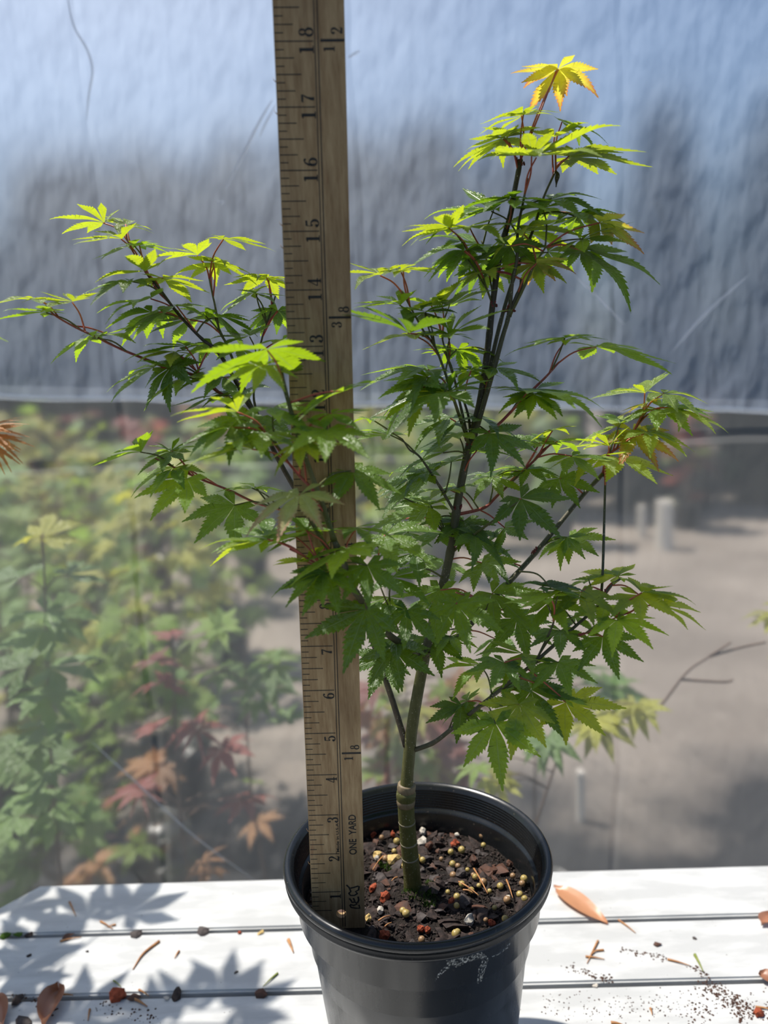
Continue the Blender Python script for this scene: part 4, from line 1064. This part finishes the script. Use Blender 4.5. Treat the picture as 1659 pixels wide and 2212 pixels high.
def plant_bg(name, label, Y, leaves, root, mat, size, meshes, ground=GROUND, group=None, seed=1, top=None, r=4.0, jit=.0):
    """leaves: list of (point, tip-direction or None, size factor)"""
    rr = random.Random(seed); t = thing(name, label, 'potted plant', W((root[0], root[1], ground)), group)
    zt = bg_pot(t, root[0], root[1], ground, r, r * 2)
    tp = top or Vector((root[0] + rr.uniform(-2, 2), root[1], max(l[0].z for l in leaves) - 1))
    stem = catmull([Vector((root[0], root[1], zt - .4)), Vector((root[0], root[1], zt)).lerp(tp, .5) + Vector((rr.uniform(-1, 1), rr.uniform(-1, 1), 0)), tp], 10)
    V, F = tube_data(stem, lambda q: (.14 if Y < 60 else .34) * (1 - .65 * q), 7)
    for p, d, s, *mm in leaves:
        a = min(stem[4:], key=lambda q: (q - p).length + 2.2 * max(0, q.z - p.z + .5)); L = size * s
        dr = d if d is not None else Vector((p.x - a.x + rr.uniform(-2, 2), p.y - a.y + rr.uniform(-3, 1.5), 0)).normalized() + Vector((0, 0, rr.uniform(-.55, .1)))
        if a.z < p.z - .3 or (a - p).length > .3:
            tube_data(catmull([a, (a + p) / 2 + Vector((0, 0, .15 * (a - p).length)), p], 3), lambda q: (.06 if Y < 60 else .10) - .03 * q, 4, V, F)
        leaf_obj(rr.choice(meshes), M[mm[0] if mm else mat], t, p, dr, Vector((rr.uniform(-.35, .35), rr.uniform(-.75, .1), 1)), L)
    obj('stem', mesh_from('stem', V, F), M['bg_stem'], t)
    return t
def cloud(Y, boxes, seed, dy=3.0, smin=.7):
    rr = random.Random(seed); out = []
    for (px, py, rx, ry, nn) in boxes:
        for k in range(nn):
            a = rr.random() * 6.28; q = math.sqrt(rr.random()); out.append((atY(px + rx * q * math.cos(a), py + ry * q * math.sin(a), Y + rr.uniform(-dy * .3, dy)), None, rr.uniform(smin, 1.15)))
    return out
def rootpx(px, Y): p = atY(px, 1500, Y); return (p.x, Y)
# tall plant with broad leaves pressed close to the film
def LD(Y, spec):
    out = []
    for bx, by, tx, ty, L, *mm in spec:
        b = atY(bx, by, Y); Ls = max(L * (Y - CAM.y) / 44, math.hypot(tx - bx, ty - by) * (Y - CAM.y) / FPX * 1.05); out.append((b, solve_tip(b, tx, ty, Ls, None) - b, Ls, *mm))
    return out
plant_bg('broadleaf_maple', 'tall broad-leaved green maple with pink stem behind the film', 25,
  LD(25, [(95, 1160, 175, 1115, 2.6, 'bg_yellow'), (90, 1155, 50, 1165, 2.0, 'bg_yellow'), (150, 1240, 238, 1215, 2.8), (50, 1245, -20, 1225, 3.0), (105, 1325, 225, 1320, 3.2), (100, 1320, 60, 1350, 2.6), (95, 1360, 30, 1420, 3.0), (60, 1440, -30, 1430, 3.2), (110, 1440, 215, 1450, 3.2), (110, 1480, 50, 1530, 3.0), (100, 1500, 190, 1560, 2.8), (60, 1590, 20, 1690, 3.0), (100, 1660, 130, 1690, 2.4), (30, 1760, 0, 1830, 2.6), (105, 1560, 60, 1620, 2.8), (90, 1700, 30, 1760, 2.8), (112, 1750, 180, 1800, 2.6)]),
  (atY(108, 1700, 26).x, 26), 'bg_green', 1.0, LB, top=atY(95, 1150, 25), seed=3)
plant_bg('red_maple', 'crimson-leaved maple with star-shaped leaves behind the film', 29,
  LD(29, [(378, 1375, 400, 1350, 1.6), (372, 1372, 345, 1345, 1.6), (340, 1420, 300, 1415, 2.0), (350, 1425, 400, 1410, 2.0), (350, 1470, 290, 1480, 2.2), (360, 1470, 410, 1460, 2.0), (420, 1560, 480, 1540, 2.6), (425, 1565, 360, 1575, 2.8), (430, 1570, 440, 1640, 2.6), (490, 1605, 550, 1580, 2.6), (480, 1610, 510, 1660, 2.6), (310, 1700, 240, 1690, 2.8), (318, 1700, 360, 1690, 2.2), (310, 1705, 320, 1760, 2.2), (540, 1715, 580, 1700, 2.2), (530, 1720, 500, 1760, 2.4), (335, 1570, 310, 1550, 2.0), (460, 1870, 430, 1900, 2.2, 'bg_orange'), (440, 1850, 480, 1890, 2.4, 'bg_orange')]),
  rootpx(400, 31), 'bg_red', 1.0, LF + LN[:1], top=atY(376, 1365, 29), seed=4)
plant_bg('bronze_maple', 'orange-bronze low maple beneath the crimson one behind film', 41,
  LD(41, [(335, 1640, 270, 1625, 2.4), (340, 1645, 350, 1700, 2.4), (345, 1640, 400, 1640, 2.2), (370, 1660, 350, 1690, 2.0), (300, 1815, 270, 1860, 2.6, 'bg_lime'), (310, 1810, 370, 1800, 2.6, 'bg_lime'), (200, 1860, 160, 1900, 3.2), (200, 1850, 260, 1880, 3.0), (560, 1760, 590, 1790, 2.2)]) + cloud(41, [(300, 1760, 160, 90, 12)], 44),
  rootpx(290, 42), 'bg_orange', 1.0, LF, seed=5)
plant_bg('lime_maple', 'lime-green bushy maple beside the crimson one behind film', 47,
  cloud(47, [(300, 1340, 60, 50, 16), (290, 1430, 80, 60, 22), (260, 1500, 90, 60, 18), (400, 1500, 60, 50, 12), (220, 1600, 80, 50, 14), (230, 1700, 70, 60, 12)], 11), rootpx(290, 48), 'bg_lime', 2.3, LF, seed=6)
plant_bg('spring_maple', 'bright green maple next to the ruler edge behind the film', 36,
  LD(36, [(480, 1345, 530, 1320, 2.4, 'bg_lime'), (485, 1345, 420, 1325, 2.4, 'bg_lime'), (480, 1350, 490, 1390, 2.0, 'bg_lime'), (440, 1370, 410, 1390, 2.0, 'bg_lime'), (590, 1420, 635, 1380, 2.6, 'bg_lime'), (580, 1430, 530, 1420, 2.6), (585, 1440, 590, 1500, 2.6), (560, 1480, 520, 1500, 2.4), (590, 1480, 640, 1490, 2.4), (470, 1440, 420, 1450, 2.4), (480, 1450, 530, 1460, 2.2), (560, 1510, 540, 1550, 2.2), (620, 1550, 640, 1500, 2.2), (545, 1680, 570, 1670, 1.6, 'bg_lime')]) + cloud(36, [(480, 1480, 110, 70, 10)], 14),
  rootpx(560, 36), 'bg_green', 1.0, LF, seed=7)
plant_bg('dark_maple', 'dark green low maple in the shade behind the film', 36,
  cloud(36, [(60, 1650, 80, 60, 14), (110, 1760, 110, 70, 22), (60, 1870, 80, 50, 16)], 15), rootpx(80, 37), 'bg_green', 2.5, LB, seed=8)
ym = plant_bg('yellow_maple', 'yellow maple with drooping leaves right of the pot behind film', 25,
  LD(25, [(1380, 1520, 1430, 1570, 2.2), (1372, 1518, 1350, 1600, 2.2), (1365, 1518, 1320, 1530, 1.8), (1290, 1550, 1330, 1640, 2.4), (1280, 1550, 1240, 1610, 2.2), (1285, 1548, 1340, 1590, 2.2), (1180, 1590, 1160, 1680, 2.4, 'bg_green'), (1185, 1590, 1220, 1670, 2.2, 'bg_green'), (1175, 1590, 1130, 1620, 2.2, 'bg_green'), (1060, 1680, 1110, 1730, 2.2), (1070, 1670, 1130, 1660, 2.0), (1080, 1690, 1090, 1740, 2.0), (1030, 1650, 1010, 1690, 2.0, 'bg_lime')]),
  rootpx(1010, 27), 'bg_yellow', 1.0, LF, top=atY(1240, 1520, 25.3), seed=9)
plant_bg('blue_green_maple', 'hazy blue-green maple behind the lower right branch', 36,
  LD(36, [(1330, 1480, 1400, 1470, 3.2), (1325, 1480, 1280, 1500, 3.0), (1320, 1470, 1290, 1440, 2.8), (1320, 1490, 1340, 1530, 2.8), (1240, 1440, 1290, 1460, 2.8)]) + cloud(36, [(1270, 1470, 50, 40, 6)], 16), rootpx(1150, 37), 'bg_green', 1.0, LF, seed=10)
plant_bg('mixed_maple', 'orange and lime maple showing behind the trunk through film', 40,
  [(p, d, s, ('bg_orange', 'bg_lime', 'bg_yellow', 'bg_red')[i % 4]) for i, (p, d, s) in enumerate(cloud(40, [(830, 1500, 60, 60, 12), (900, 1560, 80, 60, 14), (960, 1650, 70, 50, 12), (830, 1620, 50, 50, 8), (980, 1480, 50, 40, 8)], 17))], rootpx(880, 41), 'bg_orange', 2.9, LF, seed=11)
# bare twig running on beyond its leaves
V, F = [], []
for pth in ['1375,1560 1425,1520 1480,1450 1530,1415', '1530,1415 1575,1385', '1530,1415 1600,1395 1650,1385', '1470,1465 1560,1470 1580,1465', '1375,1560 1330,1540 1290,1545 1240,1520']:
    tube_data(catmull([atY(*map(float, q.split(',')), 25.3) for q in pth.split()], 5), lambda q: .09 - .03 * q, 5, V, F)
obj('twig', mesh_from('twig', V, F), M['bg_stem'], ym)
pb = atY(1648, 1335, 25); t2 = plant_bg('golden_maple', 'golden maple leaf tips at the right edge behind film', 26, LD(25, [(1665, 1320, 1625, 1330, 2.0), (1668, 1330, 1640, 1355, 2.0), (1700, 1330, 1720, 1380, 2.2), (1690, 1300, 1740, 1320, 2.2), (1720, 1400, 1690, 1440, 2.2)]), rootpx(1720, 27), 'bg_yellow', 1.0, LF, seed=12)
# white marker stakes
M['stake'] = simple('white_stake', (0.72, 0.66, 0.58), (0.6, 0.55, 0.48), 30, .6)
for (x0, y0, x1, y1, Y, w, lb) in [(1245, 1650, 1242, 1755, 44, .42, 'short white plant stake standing right of the pot behind film'), (1420, 1075, 1421, 1175, 205, 2.2, 'white post standing far off before the dark trees'), (1372, 1085, 1373, 1150, 215, 1.2, 'small white tag on a stub before the dark trees')]:
    b = atZ(x1, y1, GROUND); Y = b.y; a = atY(x0, y0, Y)
    me = prism([(a.x + w * math.cos(k * math.pi / 5), Y + w * math.sin(k * math.pi / 5)) for k in range(10)], GROUND, a.z)
    tag(obj('plant_stake', me, M['stake']), lb, 'stake')
# rows of potted maples farther back in the yard
rows = [(66, [(-30, 'bg_lime'), (150, 'bg_green'), (330, 'bg_yellow')], 1010, 'second row'), (100, [(20, 'bg_green'), (190, 'bg_yellow'), (330, 'bg_green'), (470, 'bg_lime')], 960, 'third row'),
        (150, [(-20, 'bg_orange'), (90, 'bg_yellow'), (200, 'bg_lime'), (318, 'bg_red'), (425, 'bg_green'), (530, 'bg_green'), (850, 'bg_lime'), (940, 'bg_green')], 900, 'fourth row'),
        (195, [(60, 'bg_red'), (180, 'bg_red'), (310, 'bg_red'), (450, 'bg_orange'), (800, 'bg_yellow'), (900, 'bg_lime'), (1010, 'bg_green'), (1110, 'bg_yellow'), (1200, 'bg_green'), (1470, 'bg_red')], 880, 'last row')]
names = {'bg_lime': 'lime', 'bg_green': 'green', 'bg_yellow': 'yellow', 'bg_red': 'red', 'bg_orange': 'orange'}
sd = 100
for Y, items, ytop, rown in rows:
    for i, (px, mt) in enumerate(items):
        sd += 1; rr = random.Random(sd); yy = Y + 15 * (i % 2); c = atY(px, ytop, yy); base = GROUND + 9; hgt = max(10, c.z - base); lv = []
        for k in range({66: 70, 100: 64, 150: 48, 195: 40}[Y]):
            f = rr.random() ** .8; rad = (5.6 + (Y < 120) * 1.6) * (1.1 - .5 * abs(f - .35)); a = rr.random() * 6.28; q = math.sqrt(rr.random())
            lv.append((Vector((c.x + rad * q * math.cos(a), yy + rad * q * math.sin(a), base + hgt * f + rr.uniform(-1, 1))), None, rr.uniform(.8, 1.25), mt if rr.random() < .72 else rr.choice(['bg_green', 'bg_lime', 'bg_yellow'])))
        others = [n_ for n_, (q, w) in enumerate(items) if w == mt]
        ords = ['first', 'second', 'third', 'fourth']
        lab = f'hazy {names[mt]} potted maple in the {rown} of the yard' if len(others) == 1 else f'hazy {names[mt]} potted maple in the {rown}, {ords[others.index(i)]} of its colour'
        plant_bg('yard_maple', lab, yy, lv, (c.x, yy), mt, 2.4 + Y * .011, LF, group='potted maples standing in the yard', seed=sd)
# dark trees closing the yard
def tree(x, y, h, w, seed, label):
    rr = random.Random(seed); t = thing('evergreen_tree', label, 'tree', W((x, y, GROUND)), 'dark trees closing the yard')
    tube('trunk', [Vector((x, y, GROUND)), Vector((x, y, GROUND + h * .5)), Vector((x, y, GROUND + h * .92))], lambda q: 3.0 * (1 - .8 * q), M['bg_stem'], t, 8)
    V, F = [], []
    for k in range(1800):
        f = rr.random(); rad = w * (1.02 - f ** 5) * (.88 + .12 * noise.noise(Vector((x + f * 7, seed, k * .002)))); a = rr.random() * 6.283; q = .55 + .45 * math.sqrt(rr.random())
        p = Vector((x + rad * q * math.cos(a), y + rad * q * math.sin(a), GROUND + 3 + (h - 3) * f)); s = rr.uniform(4.5, 8.5)
        d = Vector((math.cos(a), math.sin(a), rr.uniform(-.7, .5))).normalized(); sd_ = d.cross(Vector((rr.uniform(-.4, .4), rr.uniform(-.4, .4), 1))).normalized()
        b = len(V); V += [p - d * s, p + sd_ * s * .6, p + d * s, p - sd_ * s * .6]; F.append((b, b + 1, b + 2, b + 3))
    fo = obj('foliage', mesh_from('foliage', V, F, False), M['bg_dark'], t); fo['kind'] = 'stuff'
for i in range(45):
    row = i % 3; k = i // 3
    tree(-322 + k * 46 + row * 17, 250 + row * 52, 112 + row * 15 + k * 1.4 + 4 * math.sin(i * 2.3), 17, 300 + i, 'dark green hazy evergreen tree closing the yard behind the film')
# second potted maple on the bench, mostly out of view: orange laceleaf tip and the leaves that shade the planks
nb = thing('laceleaf_maple', 'orange laceleaf maple whose feathery tips reach in beside the film', 'potted plant', W((-23, 4.0, BZ)))
zt = bg_pot(nb, -23, 4.0, BZ, 3.0, 6.0)
top = Vector((-19.5, 6.5, 12.5)); stem = catmull([Vector((-23, 4, zt - .3)), Vector((-22.3, 4.6, 1)), Vector((-21, 5.6, 7)), top], 8)
V, F = tube_data(stem, lambda q: .22 - .12 * q, 8)
def nb_leaf(p, d, nrm, L, me, mat):
    a = min(stem[4:], key=lambda q: (q - p).length + 2 * max(0, q.z - p.z)); tube_data(catmull([a, (a + p) / 2 + Vector((0, 0, .3)), p], 4), lambda q: .05 - .02 * q, 5, V, F)
    leaf_obj(me, M[mat], nb, p, d, nrm, L)
for x, y, h, ax, ay, L in [(68, 2065, 15, 110, 1985, 2.6), (190, 1985, 17, 140, 1915, 2.4), (270, 1975, 17, 330, 1920, 2.7), (25, 1968, 16, 80, 1930, 2.4), (20, 2110, 14, 100, 2075, 2.4), (480, 2150, 20, 500, 2085, 2.0), (400, 2175, 19, 370, 2130, 2.0), (510, 2178, 20, 590, 2150, 2.2), (330, 2200, 19, 290, 2170, 2.0), (70, 2190, 15, 60, 2130, 2.2), (160, 2200, 16, 210, 2160, 2.2)]:
    g0 = bp(x, y); g1 = bp(ax, ay); off = Vector((-.425, .21, 1)) * h; p = g0 + off; d = (g1 - g0)
    nb_leaf(p, d + Vector((0, 0, -.1)), Vector((-.2, .1, 1)), max(L, d.length * 1.05), LV['flat'][int(x) % 4], 'G')
YL = 5.5
for bx, by, tx, ty in [(-30, 940, 55, 998), (-40, 935, 40, 1030), (-45, 935, 20, 1035), (-40, 930, 30, 965), (-30, 930, 12, 918), (-40, 945, -20, 1040)]:
    p = atY(bx, by, YL); nb_leaf(p, solve_tip(p, tx, ty, 1.5, 'n') - p, Vector((0, -.5, 1)), 1.5, LN[0], 'lace')
obj('stem', mesh_from('stem', V, F), M['bg_stem'], nb)
print('leaves', NLEAF)
